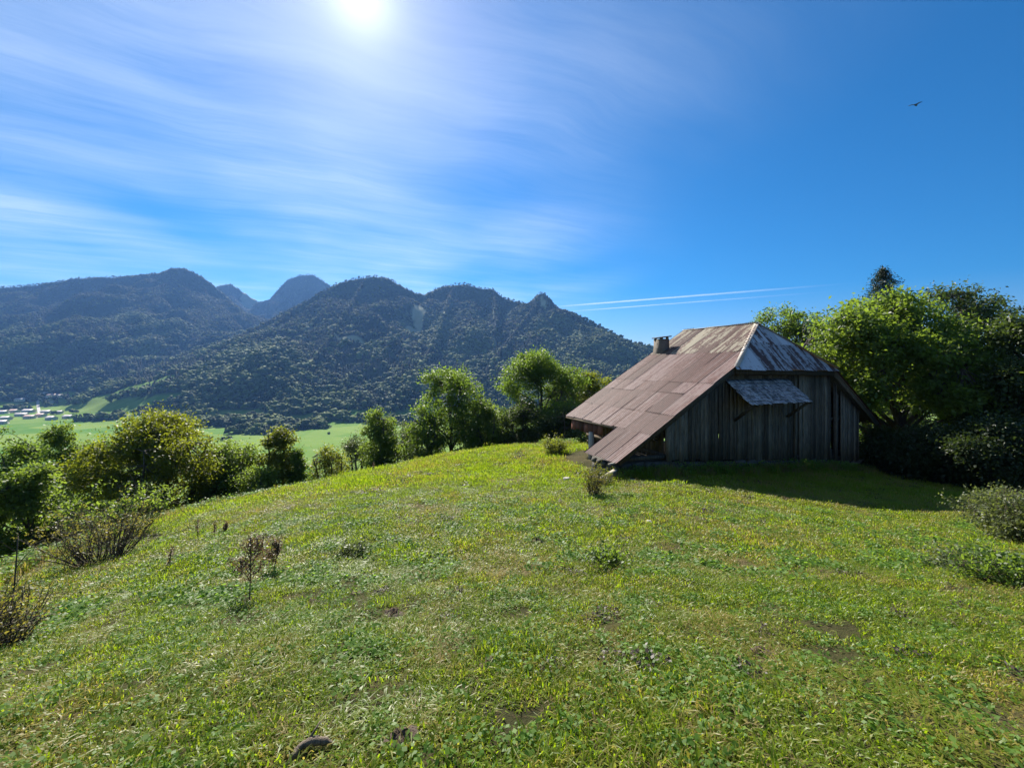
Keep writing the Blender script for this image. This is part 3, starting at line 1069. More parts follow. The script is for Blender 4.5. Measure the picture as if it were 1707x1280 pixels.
# the walnut's crown, lobe by lobe: right, back, up, radius, half-height (metres)
WALNUT = [(-0.2, 0.0, 10.6, 2.0, 1.5), (-2.6, -0.6, 9.6, 2.0, 1.3), (1.9, -0.4, 9.9, 1.8, 1.2), (-4.3, 0.2, 7.8, 1.7, 1.2), (3.9, 0.5, 8.2, 1.6, 1.1),
          (-1.6, -2.2, 8.2, 1.9, 1.2), (1.4, -2.4, 7.9, 1.9, 1.2), (-3.6, -1.6, 6.0, 1.7, 1.0), (4.7, -1.0, 6.3, 1.5, 0.9), (0.4, -3.0, 6.0, 1.8, 0.9),
          (0.2, 2.4, 8.0, 2.4, 1.6), (-2.6, 2.2, 6.6, 2.0, 1.2), (2.8, 2.2, 6.4, 2.0, 1.2), (-4.6, -0.6, 4.3, 1.4, 0.8), (5.2, 0.6, 4.6, 1.3, 0.8), (2.6, -2.6, 4.4, 1.4, 0.7)]

TREES = [
    # name, px, depth, top, half px, leaf, bark, seed, clumps, per, lsize, extra, label
    ('ash_tree', 5, 27, 704, 76, 'leaf_mid', 'bark', 11, 240, 60, 0.15, dict(low=0.2), 'dark green tree cut by the left edge of the picture, valley village above it'),
    ('hazel_tree', 38, 17, 765, 58, 'leaf_bright', 'bark', 12, 190, 60, 0.11, dict(low=0.12, spread=0.3), 'bright green small tree in front of the dark tree at the left edge'),
    ('maple_tree', 108, 25, 695, 46, 'leaf_bright', 'bark', 13, 190, 60, 0.13, dict(low=0.2, spread=0.36), 'slim light green tree between the left edge tree and the broad yellowish tree'),
    ('hornbeam_tree', 265, 22.5, 684, 138, 'leaf_yellow', 'bark', 14, 620, 64, 0.13, dict(low=0.05, stems=3, limbs=16, spread=0.42, fork=0.12), 'broad spreading tree with yellowing top and dark heart, left of the meadow'),
    ('hazel_bush', 172, 24, 715, 52, 'leaf_mid', 'bark', 15, 200, 60, 0.12, dict(low=0.05, stems=3, fork=0.1), 'green bushy flank growing against the left side of the broad yellowing tree'),
    ('hazel_bush', 380, 25, 732, 58, 'leaf_bright', 'bark', 16, 200, 60, 0.12, dict(low=0.05, stems=3, fork=0.1), 'light green bush against the right side of the broad yellowing tree'),
    ('dogwood_bush', 432, 24, 775, 46, 'leaf_bright', 'bark', 17, 120, 55, 0.10, dict(low=0.02, stems=4, fork=0.08), 'low light green bush between the broad tree and the thin yellowish sapling'),
    ('birch_sapling', 466, 26, 703, 33, 'leaf_yellow', 'bark', 18, 120, 48, 0.12, dict(low=0.25, spread=0.3, stems=2, fork=0.15), 'thin see-through sapling with yellowish top, standing alone above the bushes'),
    ('elder_sapling', 496, 25.5, 742, 17, 'leaf_mid', 'bark', 19, 80, 50, 0.11, dict(low=0.1, spread=0.25), 'narrow dark green sapling close against the right of the yellowish sapling'),
    ('dogwood_bush', 548, 29, 742, 42, 'leaf_yellow', 'bark', 20, 110, 55, 0.11, dict(low=0.02, stems=4, fork=0.08), 'small yellow-green bush midway between the thin sapling and the slim tree'),
    ('willow_bush', 592, 34, 715, 38, 'leaf_grey', 'bark', 21, 110, 55, 0.12, dict(low=0.05, stems=3, fork=0.08), 'pale bush just left of the slim round-topped tree'),
    ('cherry_tree', 632, 32, 680, 36, 'leaf_bright', 'bark', 22, 170, 58, 0.13, dict(low=0.25, spread=0.36), 'slim round-topped green tree on the meadow brow'),
    ('willow_bush', 678, 35, 702, 42, 'leaf_grey', 'bark', 23, 130, 55, 0.12, dict(low=0.05, stems=3, fork=0.08), 'pale bush between the slim tree and the airy tall tree'),
    ('ash_tree', 755, 35, 605, 74, 'leaf_mid', 'bark', 24, 300, 46, 0.15, dict(low=0.22, limbs=16, spread=0.45, trunk_r=0.2), 'tall airy tree with dark branches showing through, left of the biggest middle tree'),
    ('hazel_bush', 712, 33, 680, 50, 'leaf_mid', 'bark', 25, 150, 58, 0.13, dict(low=0.03, stems=4, fork=0.08), 'green bush at the foot of the airy tree on its left'),
    ('hazel_bush', 815, 34, 662, 56, 'leaf_bright', 'bark', 26, 230, 60, 0.13, dict(low=0.03, stems=4, fork=0.08), 'bright bush filling the gap between the airy tree and the biggest middle tree'),
    ('ash_tree', 903, 37, 580, 82, 'leaf_mid', 'bark', 27, 480, 60, 0.15, dict(low=0.16, limbs=16, spread=0.5), 'biggest rounded green tree left of the barn roof'),
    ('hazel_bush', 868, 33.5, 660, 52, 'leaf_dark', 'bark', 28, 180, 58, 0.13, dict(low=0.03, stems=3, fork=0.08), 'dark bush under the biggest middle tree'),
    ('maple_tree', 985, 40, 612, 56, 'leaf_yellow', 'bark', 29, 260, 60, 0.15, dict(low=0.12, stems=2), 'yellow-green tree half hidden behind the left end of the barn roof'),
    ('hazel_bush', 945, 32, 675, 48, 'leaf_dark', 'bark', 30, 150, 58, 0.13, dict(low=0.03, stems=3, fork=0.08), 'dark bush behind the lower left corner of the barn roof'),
    # right of the barn
    ('walnut_tree', 1480, 24.5, 478, 188, 'leaf_walnut', 'bark', 31, 620, 60, 0.19, dict(lobes=WALNUT, low=0.24, limbs=26, spread=0.55, trunk_r=0.34, fork=0.22), 'large spreading tree with bright crown and dark trunk right of the barn'),
    ('beech_tree', 1330, 34, 500, 98, 'leaf_mid', 'bark', 32, 340, 60, 0.16, dict(low=0.2), 'green tree rising behind the right slope of the barn roof'),
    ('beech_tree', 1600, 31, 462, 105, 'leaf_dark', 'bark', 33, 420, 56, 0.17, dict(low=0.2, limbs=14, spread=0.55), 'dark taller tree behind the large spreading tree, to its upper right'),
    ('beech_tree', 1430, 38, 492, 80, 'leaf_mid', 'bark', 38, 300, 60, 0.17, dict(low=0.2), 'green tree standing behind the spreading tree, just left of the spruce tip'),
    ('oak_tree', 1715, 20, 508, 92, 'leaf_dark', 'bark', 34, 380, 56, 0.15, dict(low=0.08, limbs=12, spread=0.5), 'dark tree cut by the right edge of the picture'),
    ('elder_bush', 1480, 21.5, 712, 50, 'leaf_elder_shaded', 'bark', 35, 190, 55, 0.13, dict(low=0.02, stems=4, fork=0.08), 'dark bush in the shade beside the right corner of the barn'),
    ('elder_bush', 1570, 19.5, 706, 76, 'leaf_elder_shaded', 'bark', 36, 260, 55, 0.13, dict(low=0.02, stems=4, fork=0.08), 'dark bush in the shade right of the large tree trunk'),
    ('elder_bush', 1668, 17.5, 692, 74, 'leaf_elder_shaded', 'bark', 37, 240, 55, 0.12, dict(low=0.02, stems=4, fork=0.08), 'dark tall bush behind the sunlit bramble at the right edge'),
]


def build_trees():
    for (nm, px, d, top, hw, lf, bk, sd, cl, per, ls, ex, lab) in TREES:
        b, h, w = place(px, d, top, hw)
        cl, per, ls = int(cl * 1.5), int(per * 1.15), ls * 1.18
        tree(nm, b, h, w, lab, 'bush' if nm.endswith('bush') else 'tree', None, lf, bk, sd, cl, per, ls, **ex)


build_trees()


def spruce(px, depth, top, hw, label, seed):
    rs = np.random.default_rng(seed)
    b, H, half = place(px, depth, top, hw)
    root = empty('spruce_tree', b, label, 'tree')
    g = Geo()
    g.tube([[0, 0, -0.3], [0.1, 0, H * 0.5], [0, 0, H]], [0.22, 0.13, 0.02], 7)
    V, Q, n = [], [], 0
    lev = 46
    cents = []
    for k in range(lev):
        t = k / (lev - 1)
        z = H * (0.30 + 0.68 * t)
        R = half * (1.05 * (1 - t) ** 0.5 + 0.05)
        nb = 6 if t < 0.85 else 4
        for j in range(nb):
            th = j / nb * 6.283 + k * 1.1 + rs.uniform(-0.3, 0.3)
            L = R * rs.uniform(0.45, 1.15)
            e = np.array([np.cos(th) * L, np.sin(th) * L, z - 0.12 * L + 0.1 * L * t])
            bp = bend([0, 0, z], e, -0.10, rs, n=5)
            g.tube(bp, np.linspace(0.03, 0.008, 5), 3, cap=False)
            for m in range(5):
                cents.append(bp[0] + (bp[-1] - bp[0]) * (0.25 + 0.75 * m / 4) + [0, 0, -0.08 + 0.12 * rs.normal()])
    add('trunk', g.mesh('trunk', MAT['bark'], True), root)
    v, q = leaf_cloud(np.array(cents), 26, 0.36, 0.26, rs, 0.8, 0.5, 0.22)
    add('crown', mesh_np('crown', v, q, MAT['needle']), root)


spruce(1472, 40, 443, 62, 'dark spruce tip rising above the large spreading tree', 41)


# ------------------------------------------------------------------ the barn
BA = math.radians(22.2)
BU = np.array([math.cos(BA), math.sin(BA), 0.0])      # along the front wall, to the right
BV = np.array([-math.sin(BA), math.cos(BA), 0.0])     # along the ridge, away
BO = np.array([3.85, 15.0, 0.0])
LS = 0.576                                             # fall of the left slope
UR, ZR = 9.85, 3.73                                    # ridge


def zl(u): return -1.95 + LS * u
def zrr(u): return ZR - 0.745 * (u - UR)
def ztop(u): return zl(u) if u < UR else zrr(u)


MAT['rust_low'] = roof_mat('rust_low', (0.065, 0.020, 0.014), (0.155, 0.050, 0.034), (0.195, 0.125, 0.11), 0.48, 0.60, (0.5, 9.0, 0.5))
MAT['rust_flaked'] = roof_mat('rust_flaked', (0.085, 0.036, 0.026), (0.13, 0.06, 0.042), (0.34, 0.29, 0.20), 0.50, 0.56, (0.55, 3.2, 0.55))
MAT['hip_iron'] = roof_mat('hip_iron', (0.07, 0.03, 0.022), (0.12, 0.05, 0.035), (0.40, 0.42, 0.46), 0.455, 0.515, (2.6, 0.5, 0.5), shift_amp=0.07)
MAT['cap_iron'] = roof_mat('cap_iron', (0.25, 0.18, 0.13), (0.33, 0.26, 0.19), (0.5, 0.46, 0.4), 0.40, 0.55, (1, 1, 1), 0.0, 0.6)
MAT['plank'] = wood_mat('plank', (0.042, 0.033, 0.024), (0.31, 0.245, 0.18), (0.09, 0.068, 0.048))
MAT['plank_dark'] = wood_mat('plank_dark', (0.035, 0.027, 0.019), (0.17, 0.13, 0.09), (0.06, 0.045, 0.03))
MAT['plank_red'] = wood_mat('plank_red', (0.10, 0.04, 0.028), (0.20, 0.085, 0.06), (0.12, 0.06, 0.045))
MAT['shingle'] = wood_mat('shingle', (0.09, 0.09, 0.10), (0.55, 0.54, 0.56), (0.34, 0.34, 0.37), (12, 3, 3))
MAT['stone'] = plain_mat('stone', (0.085, 0.078, 0.062), 0.9, 0.45, 4.0, 0.8)
MAT['stone_pale'] = plain_mat('stone_pale', (0.38, 0.36, 0.31), 0.9, 0.35, 4.0, 0.8)
MAT['mortar'] = plain_mat('mortar', (0.06, 0.054, 0.042), 0.95, 0.3, 6.0, 0.8)
MAT['chimney'] = plain_mat('chimney', (0.15, 0.125, 0.10), 0.95, 0.5, 5.0, 0.9)
MAT['slate'] = plain_mat('slate', (0.06, 0.06, 0.06), 0.8, 0.3, 8.0, 0.5)
MAT['tile'] = plain_mat('tile', (0.55, 0.20, 0.07), 0.8, 0.3, 8.0, 0.4)
MAT['tile_pale'] = plain_mat('tile_pale', (0.5, 0.36, 0.22), 0.8, 0.3, 8.0, 0.4)

barn = empty('barn', BO + [0, 0, -2.6], 'old wooden barn with rusty corrugated iron half-hipped roof', 'barn', rz=BA)
BZ = -2.6                                              # parts are written in barn axes (u, v, z - BZ)


def bloc(a):
    a = np.asarray(a, float).reshape(-1, 3).copy()
    a[:, 2] -= BZ
    return a


def corrugated(u0, u1, v0, v1, zfun, lift, umax=None, along='u', rs=None, pitch=0.12, amp=0.022, umin=None):
    """one corrugated sheet: columns across, each a short line down the fall"""
    a0, a1 = (v0, v1) if along == 'u' else (u0, u1)
    n = max(5, int(round((a1 - a0) / pitch * 4)) + 1)
    A = np.linspace(a0, a1, n)
    rows = []
    keep = []
    tw = rs.uniform(-0.004, 0.022, 4) if rs is not None else (0, 0, 0, 0)
    j0, j1 = (rs.uniform(-0.035, 0.035), rs.uniform(-0.015, 0.015)) if rs is not None else (0, 0)
    for k, a in enumerate(A):
        wave = amp * math.sin((a - a0) / pitch * 2 * math.pi)
        if along == 'u':
            lo, hi = u0 + j0, u1 + j1
            if umax is not None: hi = min(hi, umax(a))
            if umin is not None: lo = max(lo, umin(a))
            if hi - lo < 0.01: continue
            ends = [(lo, a), ((lo + hi) / 2, a), (hi, a)]
        else:
            lo, hi = v0 + j0, min(v1, umax(a)) if umax else v1
            if hi - lo < 0.01: continue
            ends = [(a, lo), (a, (lo + hi) / 2), (a, hi)]
        f = (a - a0) / (a1 - a0)
        rows.append([(x, y, zfun(x, y) + lift + wave + (tw[0] * (1 - f) + tw[1] * f) * (1 - j / 2) + (tw[2] * (1 - f) + tw[3] * f) * (j / 2)) for j, (x, y) in enumerate(ends)])
        keep.append(k)
    if len(rows) < 2: return None
    R = np.array(rows)
    m = len(R)
    v = R.reshape(-1, 3)
    q = []
    for i in range(m - 1):
        if keep[i + 1] != keep[i] + 1: continue
        for j in range(2):
            q.append([i * 3 + j, (i + 1) * 3 + j, (i + 1) * 3 + j + 1, i * 3 + j + 1])
    return v, np.array(q)


def sheet_mesh(data, mat):
    v, q = data
    v = bloc(v)
    # a thin sheet, not a paper plane: underside 3 mm lower
    n = len(v)
    v2 = np.vstack([v, v - [0, 0, 0.004]])
    q2 = np.vstack([q, q[:, ::-1] + n])
    return mesh_np('sheet', v2, q2, mat)


def build_roof():
    rs = np.random.default_rng(77)
    VB = 6.6
    hipL = lambda v: 6.11 + v / 0.4947 if v >= 0 else 6.11 + v / 0.4947
    # deck under the iron (rafters and boarding)
    g = Geo()
    th = 0.07
    def slab(pts):
        p = np.array(pts, float)
        k = len(p)
        up, dn = p - [0, 0, 0.03], p - [0, 0, 0.03 + th]
        v = np.vstack([dn, up])
        if k == 4:
            g.raw(bloc(v), [[3, 2, 1, 0], [4, 5, 6, 7]] + [[i, (i + 1) % 4, 4 + (i + 1) % 4, 4 + i] for i in range(4)])
        else:
            g.raw(bloc(v), [[i, (i + 1) % 3, 3 + (i + 1) % 3, 3 + i] for i in range(3)], [[2, 1, 0], [3, 4, 5]])
    slab([(0.12, 0.1, zl(0.12)), (1.6, 0.06, zl(1.6)), (1.6, 2.05, zl(1.6)), (0.12, 2.05, zl(0.12))])
    slab([(1.6, 0.06, zl(1.6)), (6.16, 0.06, zl(6.16)), (6.16, VB - 0.05, zl(6.16)), (1.6, VB - 0.05, zl(1.6))])
    slab([(6.16, 0.06, zl(6.16)), (9.85, 1.86, zl(9.85)), (9.85, VB - 0.05, zl(9.85)), (6.16, VB - 0.05, zl(6.16))])
    slab([(6.12, 0.03, 1.55), (12.9, 0.03, 1.43), (9.85, 1.87, 3.72)])
    slab([(9.85, 1.86, ZR), (12.9, 0.06, zrr(12.9)), (12.9, VB - 0.05, zrr(12.9)), (9.85, VB - 0.05, ZR)])
    slab([(12.9, 0.06, zrr(12.9)), (16.6, 0.06, zrr(16.6)), (16.6, VB - 0.05, zrr(16.6)), (12.9, VB - 0.05, zrr(12.9))])
    roof = add('roof', g.mesh('roof', MAT['plank_dark']), barn)
    rows = [(-0.02, 1.74, 0.0, 2.14, 'rust_low'), (1.60, 2.86, 0.0, VB, 'rust_low'), (2.74, 4.14, 0.0, VB, 'rust_low'),
            (4.02, 4.92, 0.0, VB, 'rust_low'), (4.80, 7.32, 0.0, VB, 'rust_low'), (7.2, 9.86, 0.0, VB, 'rust_flaked')]
    zf = lambda u, v: zl(u)
    for ri, (u0, u1, v0, v1, mt) in enumerate(rows):
        w = 0.82
        n = max(1, int(round((v1 - v0) / w)))
        shift = rs.uniform(-0.04, 0.04)
        for k in range(n):
            a, b = v0 + (v1 - v0) * k / n, v0 + (v1 - v0) * (k + 1) / n
            d = corrugated(u0, u1, a - 0.012, b + 0.012, zf, 0.016 * ri + (0.006 if k % 2 else 0.0), hipL, 'u', rs)
            if d is not None:
                m = mt
                if ri == 4 and rs.uniform() < 0.25: m = 'rust_flaked'
                add('sheet', sheet_mesh(d, MAT[m]), roof)
    # hip
    def zh(u, v):
        zb = 1.57 + (1.45 - 1.57) * (u - 6.11) / 6.84
        return zb + (3.73 - 1.51) * v / 1.85 + 0.02
    hv = lambda u: (u - 6.11) * 0.4947 if u < 9.85 else (12.95 - u) * (1.85 / 3.1)
    for ri, (v0, v1) in enumerate(((-0.10, 1.02), (0.93, 1.9))):
        n = 8
        for k in range(n):
            a, b = 6.05 + 6.95 * k / n, 6.05 + 6.95 * (k + 1) / n
            d = corrugated(a - 0.012, b + 0.012, v0, v1, zh, 0.015 + 0.016 * ri + (0.006 if k % 2 else 0), hv, 'v', rs, 0.11, 0.008)
            if d is not None:
                add('sheet', sheet_mesh(d, MAT['hip_iron']), roof)
    # right slope
    zf2 = lambda u, v: zrr(u)
    hipR = lambda v: 12.95 - v / (1.85 / 3.1)
    for ri, (u0, u1) in enumerate(((14.9, 16.75), (12.95, 15.0), (11.2, 13.05), (9.8, 11.3))):
        for k in range(8):
            a, b = 6.6 * k / 8, 6.6 * (k + 1) / 8
            d = corrugated(u0, u1, a - 0.01, b + 0.01, zf2, 0.016 * ri + (0.006 if k % 2 else 0), None, 'u', rs, umin=hipR)
            if d is not None: add('sheet', sheet_mesh(d, MAT['rust_low']), roof)
    # folded caps over ridge and hips
    def cap(a, b, w=0.16):
        g = Geo()
        a, b = np.array(a, float), np.array(b, float)
        g.bar(bloc(a)[0], bloc(b)[0], w, 0.025)
        return g.mesh('ridge_cap', MAT['cap_iron'])
    add('ridge_cap', cap((9.85, 1.8, 3.80), (9.85, 6.62, 3.80), 0.26), roof)
    add('ridge_cap', cap((6.08, -0.05, 1.61), (9.87, 1.86, 3.80), 0.2), roof)
    add('ridge_cap', cap((12.98, -0.05, 1.52), (9.83, 1.86, 3.80), 0.2), roof)
    # barge boards under the rakes, rafter tails at the right
    def board(a, b, w, h, mt, name):
        g = Geo(); g.bar(bloc(a)[0], bloc(b)[0], w, h)
        add(name, g.mesh(name, MAT[mt]), roof)
    board((0.2, 0.12, zl(0.2) - 0.17), (6.1, 0.12, zl(6.1) - 0.17), 0.05, 0.16, 'plank_dark', 'barge_board')
    board((12.9, 0.12, zrr(12.9) - 0.19), (16.55, 0.12, zrr(16.55) - 0.19), 0.06, 0.18, 'plank_dark', 'barge_board')
    board((6.2, 0.1, 1.36), (12.9, 0.1, 1.25), 0.05, 0.2, 'plank_dark', 'barge_board')
    for v in np.linspace(0.9, 6.2, 8):
        board((1.7, v, zl(1.7) - 0.17), (6.1, v, zl(6.1) - 0.17), 0.12, 0.14, 'plank_dark', 'rafter')
        board((14.0, v, zrr(14.0) - 0.17), (16.5, v, zrr(16.5) - 0.17), 0.12, 0.14, 'plank_dark', 'rafter')
    for v in (0.55, 1.2, 1.85):
        board((0.2, v, zl(0.2) - 0.17), (1.7, v, zl(1.7) - 0.17), 0.1, 0.12, 'plank_dark', 'rafter')
    # chimney
    g = Geo()
    cz = zl(7.5)
    c0 = []
    for z, k in ((cz - 0.7, 0.31), (cz + 0.24, 0.315), (cz + 0.28, 0.30), (cz + 0.80, 0.295)):
        c0.append([(7.55 - k, 6.0 - k, z), (7.55 + k, 6.0 - k, z), (7.55 + k, 6.0 + k, z), (7.55 - k, 6.0 + k, z)])
    v = bloc(np.array(c0))
    q = [[3, 2, 1, 0], [12, 13, 14, 15]]
    for L in range(3):
        q += [[L * 4 + i, L * 4 + (i + 1) % 4, L * 4 + 4 + (i + 1) % 4, L * 4 + 4 + i] for i in range(4)]
    g.raw(v, q)
    ch = add('chimney', g.mesh('chimney', MAT['chimney']), barn)
    ch['label'] = 'rough stone chimney with a tilted slab on top'
    for k, (du, dv) in enumerate(((-0.22, -0.22), (0.22, -0.22), (0.22, 0.22), (-0.22, 0.22))):
        g = Geo(); h = 0.03 + 0.06 * (du > 0)
        g.bar(bloc((7.55 + du, 6 + dv, cz + 0.79))[0], bloc((7.55 + du, 6 + dv, cz + 0.81 + h))[0], 0.12, 0.12)
        add('brick', g.mesh('brick', MAT['chimney']), ch)
    g = Geo()
    g.bar(bloc((7.17, 6.0, cz + 0.855))[0], bloc((7.97, 6.0, cz + 0.96))[0], 0.72, 0.06)
    add('cap_slab', g.mesh('cap_slab', MAT['slate']), ch)
    return roof


ROOF = build_roof()


def plank_mesh(u0, u1, v, z0, z1a, z1b, th, rs, mat, lean=0.0):
    """a rough board: slightly skewed edges, sawn or broken lower end"""
    n = 4
    t = np.linspace(0, 1, n)
    e0 = rs.normal(size=n) * 0.006; e1 = rs.normal(size=n) * 0.006
    lowj = rs.uniform(-0.07, 0.05)
    bow = rs.normal() * 0.012
    V = []
    for i in range(n):
        za, zb = z0 + lowj + (z1a - z0 - lowj) * t[i], z0 + lowj + rs.uniform(-0.02, 0.02) * (i == 0) + (z1b - z0 - lowj) * t[i]
        vv = v + bow * math.sin(t[i] * 3.14)
        x0, x1 = u0 + e0[i] + lean * t[i], u1 + e1[i] + lean * t[i]
        V += [(x0, vv, za), (x1, vv, zb), (x1, vv + th, zb), (x0, vv + th, za)]
    q = [[0, 1, 2, 3], [(n - 1) * 4 + 3, (n - 1) * 4 + 2, (n - 1) * 4 + 1, (n - 1) * 4]]
    for i in range(n - 1):
        b = i * 4
        for j in range(4):
            q.append([b + j, b + 4 + j, b + 4 + (j + 1) % 4, b + (j + 1) % 4])
    c = np.array([(u0 + u1) / 2, v, z0])
    V = np.array(V) - c
    return mesh_np('plank', V, np.array(q)[:, ::-1], mat), bloc(c)[0]


def build_walls():
    rs = np.random.default_rng(5)
    zb = lambda u: -2.16 - 0.087 * (u - 2.73)
    top = lambda u: min(ztop(u) - 0.24, 1.30 - 0.017 * (u - 6.1) if 6.1 < u < 12.95 else 9) if True else 0
    VW = 0.40
    # front wall frame: sill, rails, posts
    g = Geo()
    def bar(a, b, w, h): g.bar(bloc(a)[0], bloc(b)[0], w, h)
    bar((2.7, VW + 0.14, zb(2.7) + 0.1), (15.5, VW + 0.14, zb(15.5) + 0.1), 0.18, 0.18)
    bar((3.2, VW + 0.12, -0.95), (15.4, VW + 0.12, -1.05), 0.12, 0.14)
    bar((6.2, VW + 0.12, 1.0), (12.9, VW + 0.12, 0.95), 0.12, 0.14)
    for u in (3.0, 6.9, 10.85, 15.3):
        bar((u, VW + 0.14, zb(u)), (u, VW + 0.14, top(u) - 0.05), 0.17, 0.17)
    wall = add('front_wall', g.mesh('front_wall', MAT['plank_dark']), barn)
    # corner post, lighter
    g2 = Geo(); g2.bar(bloc((2.80, VW - 0.03, zb(2.8) - 0.05))[0], bloc((2.72, VW - 0.03, zl(2.72) - 0.2))[0], 0.20, 0.12)
    cp = add('corner_post', g2.mesh('corner_post', MAT['plank']), barn)
    gaps = [(10.64, 10.80), (13.15, 13.42), (13.68, 13.98), (4.28, 4.37), (4.62, 4.68), (5.02, 5.06)]
    gaps_h = {4.28: (-0.6, -0.05), 4.62: (-0.9, 9), 5.02: (-0.2, 9)}
    u = 2.9
    DOOR = (7.15, 10.5)
    k = 0
    while u < 15.5:
        w = rs.uniform(0.17, 0.27)
        u1 = min(u + w, 15.52)
        in_door = DOOR[0] < (u + u1) / 2 < DOOR[1]
        skip = False
        for a, b in gaps:
            if u < b and u1 > a:
                if a in gaps_h: continue
                if u >= a: u = b; skip = True; break
                u1 = a
        if skip: continue
        if in_door or u1 - u < 0.03:
            u = u1; continue
        lean = 0.0
        z0 = zb((u + u1) / 2)
        gap = rs.uniform(0.004, 0.016)
        if rs.uniform() < 0.12: gap = 0.03
        me, c = plank_mesh(u, u1 - gap, VW - rs.uniform(0, 0.014), z0, top(u), top(u1), 0.028, rs, MAT['plank'], lean)
        add('plank', me, wall, c)
        u = u1
    # narrow loose boards in the gaps
    me, c = plank_mesh(13.44, 13.66, VW - 0.05, zb(13.5), top(13.5) - 0.5, top(13.6) - 0.5, 0.028, rs, MAT['plank'], 0.05)
    add('plank', me, wall, c)
    me, c = plank_mesh(13.02, 13.14, VW - 0.08, zb(13) - 0.02, zb(13) + 0.75, zb(13) + 0.55, 0.028, rs, MAT['plank'], -0.04)
    add('plank', me, wall, c)
    # barn door, set back
    g = Geo()
    g.bar(bloc((7.0, VW + 0.24, -0.9))[0], bloc((10.6, VW + 0.24, -0.95))[0], 0.08, 0.16)
    g.bar(bloc((7.0, VW + 0.24, 0.2))[0], bloc((10.6, VW + 0.24, 0.2))[0], 0.08, 0.16)
    g.bar(bloc((7.0, VW + 0.24, -2.2))[0], bloc((10.6, VW + 0.24, -2.4))[0], 0.08, 0.16)
    door = add('door', g.mesh('door', MAT['plank_dark']), barn)
    door['label'] = 'dark set-back boarded door under the canopy'
    u = DOOR[0] - 0.2
    while u < DOOR[1] + 0.15:
        w = rs.uniform(0.18, 0.26)
        me, c = plank_mesh(u, u + w - 0.012, VW + 0.05 - rs.uniform(0, 0.02), zb(u) + 0.02, min(top(u), 1.2), min(top(u + w), 1.2), 0.026, rs, MAT['plank'])
        add('plank', me, door, c)
        u += w
    # left flank, rear and right walls of upright boards
    def flank(name, p0, p1, zfun_lo, zfun_hi, mat, step=0.26, gapw=0.02):
        p0, p1 = np.array(p0, float), np.array(p1, float)
        L = np.linalg.norm(p1 - p0); n = int(L / step)
        gg = Geo()
        mid = [(p0 + (p1 - p0) * t) for t in (0, 1)]
        gg.bar(bloc((*mid[0], zfun_lo(0) + 0.2))[0], bloc((*mid[1], zfun_lo(1) + 0.2))[0], 0.14, 0.14)
        root = add(name, gg.mesh(name, MAT['plank_dark']), barn)
        d = (p1 - p0) / L
        nrm = np.array([-d[1], d[0]])
        for k in range(n):
            a, b = p0 + d * (k * step), p0 + d * ((k + 1) * step - gapw)
            z0, z1 = zfun_lo(k / n), zfun_hi(k / n)
            za = [(*(a), z0), (*(b), z0), (*(b + nrm * 0.028), z0), (*(a + nrm * 0.028), z0), (*(a), z1), (*(b), z1), (*(b + nrm * 0.028), z1), (*(a + nrm * 0.028), z1)]
            g3 = Geo(); g3.box8(bloc(za))
            add('plank', g3.mesh('plank', MAT[mat]), root)
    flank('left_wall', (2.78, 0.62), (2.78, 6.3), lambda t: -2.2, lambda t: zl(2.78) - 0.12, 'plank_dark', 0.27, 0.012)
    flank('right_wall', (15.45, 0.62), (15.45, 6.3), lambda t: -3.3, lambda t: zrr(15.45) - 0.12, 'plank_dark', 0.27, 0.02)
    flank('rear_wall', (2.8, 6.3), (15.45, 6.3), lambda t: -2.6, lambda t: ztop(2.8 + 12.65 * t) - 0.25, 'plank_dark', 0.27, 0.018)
    # barn floor
    g = Geo()
    g.box8(bloc([(2.9, 0.7, -3.4), (15.4, 0.7, -3.6), (15.4, 6.2, -3.6), (2.9, 6.2, -3.4), (2.9, 0.7, -2.6), (15.4, 0.7, -2.9), (15.4, 6.2, -2.9), (2.9, 6.2, -2.6)]))
    add('floor', g.mesh('floor', MAT['mortar']), barn)
    # reddish boards and white post below the main eave
    for k in range(7):
        v0 = 3.4 + k * 0.40
        me, c = plank_mesh(1.75, 1.78, 0, 0, 0, 0, 0.02, rs, MAT['plank_red'])
        g = Geo(); z1 = zl(1.75) - 0.13; z0 = z1 - rs.uniform(0.42, 0.6)
        g.box8(bloc([(1.72, v0, z0), (1.76, v0, z0), (1.76, v0 + 0.38, z0 + rs.uniform(-0.05, 0.05)), (1.72, v0 + 0.38, z0), (1.74, v0, z1), (1.78, v0, z1), (1.78, v0 + 0.38, z1), (1.74, v0 + 0.38, z1)]))
        pl = add('eave_board', g.mesh('eave_board', MAT['plank_red']), barn)
        bpy.data.meshes.remove(me)
    g = Geo(); g.bar(bloc((1.7, 4.3, -3.0))[0], bloc((1.72, 4.3, -1.55))[0], 0.22, 0.22)
    add('post', g.mesh('post', MAT['stone_pale']), barn)
    # timber sill and post of the open lean-to
    g = Geo(); g.bar(bloc((0.6, 0.5, -1.98))[0], bloc((2.75, 0.5, -2.02))[0], 0.16, 0.13)
    add('beam', g.mesh('beam', MAT['plank']), barn)
    g = Geo(); g.bar(bloc((0.75, 0.55, -2.6))[0], bloc((0.75, 0.55, zl(0.75) - 0.2))[0], 0.14, 0.14)
    add('post', g.mesh('post', MAT['plank_dark']), barn)
    g = Geo(); g.bar(bloc((1.6, 1.2, -1.43))[0], bloc((2.9, 1.2, -1.43))[0], 0.6, 0.05)
    sh = add('shelf', g.mesh('shelf', MAT['plank_dark']), barn)
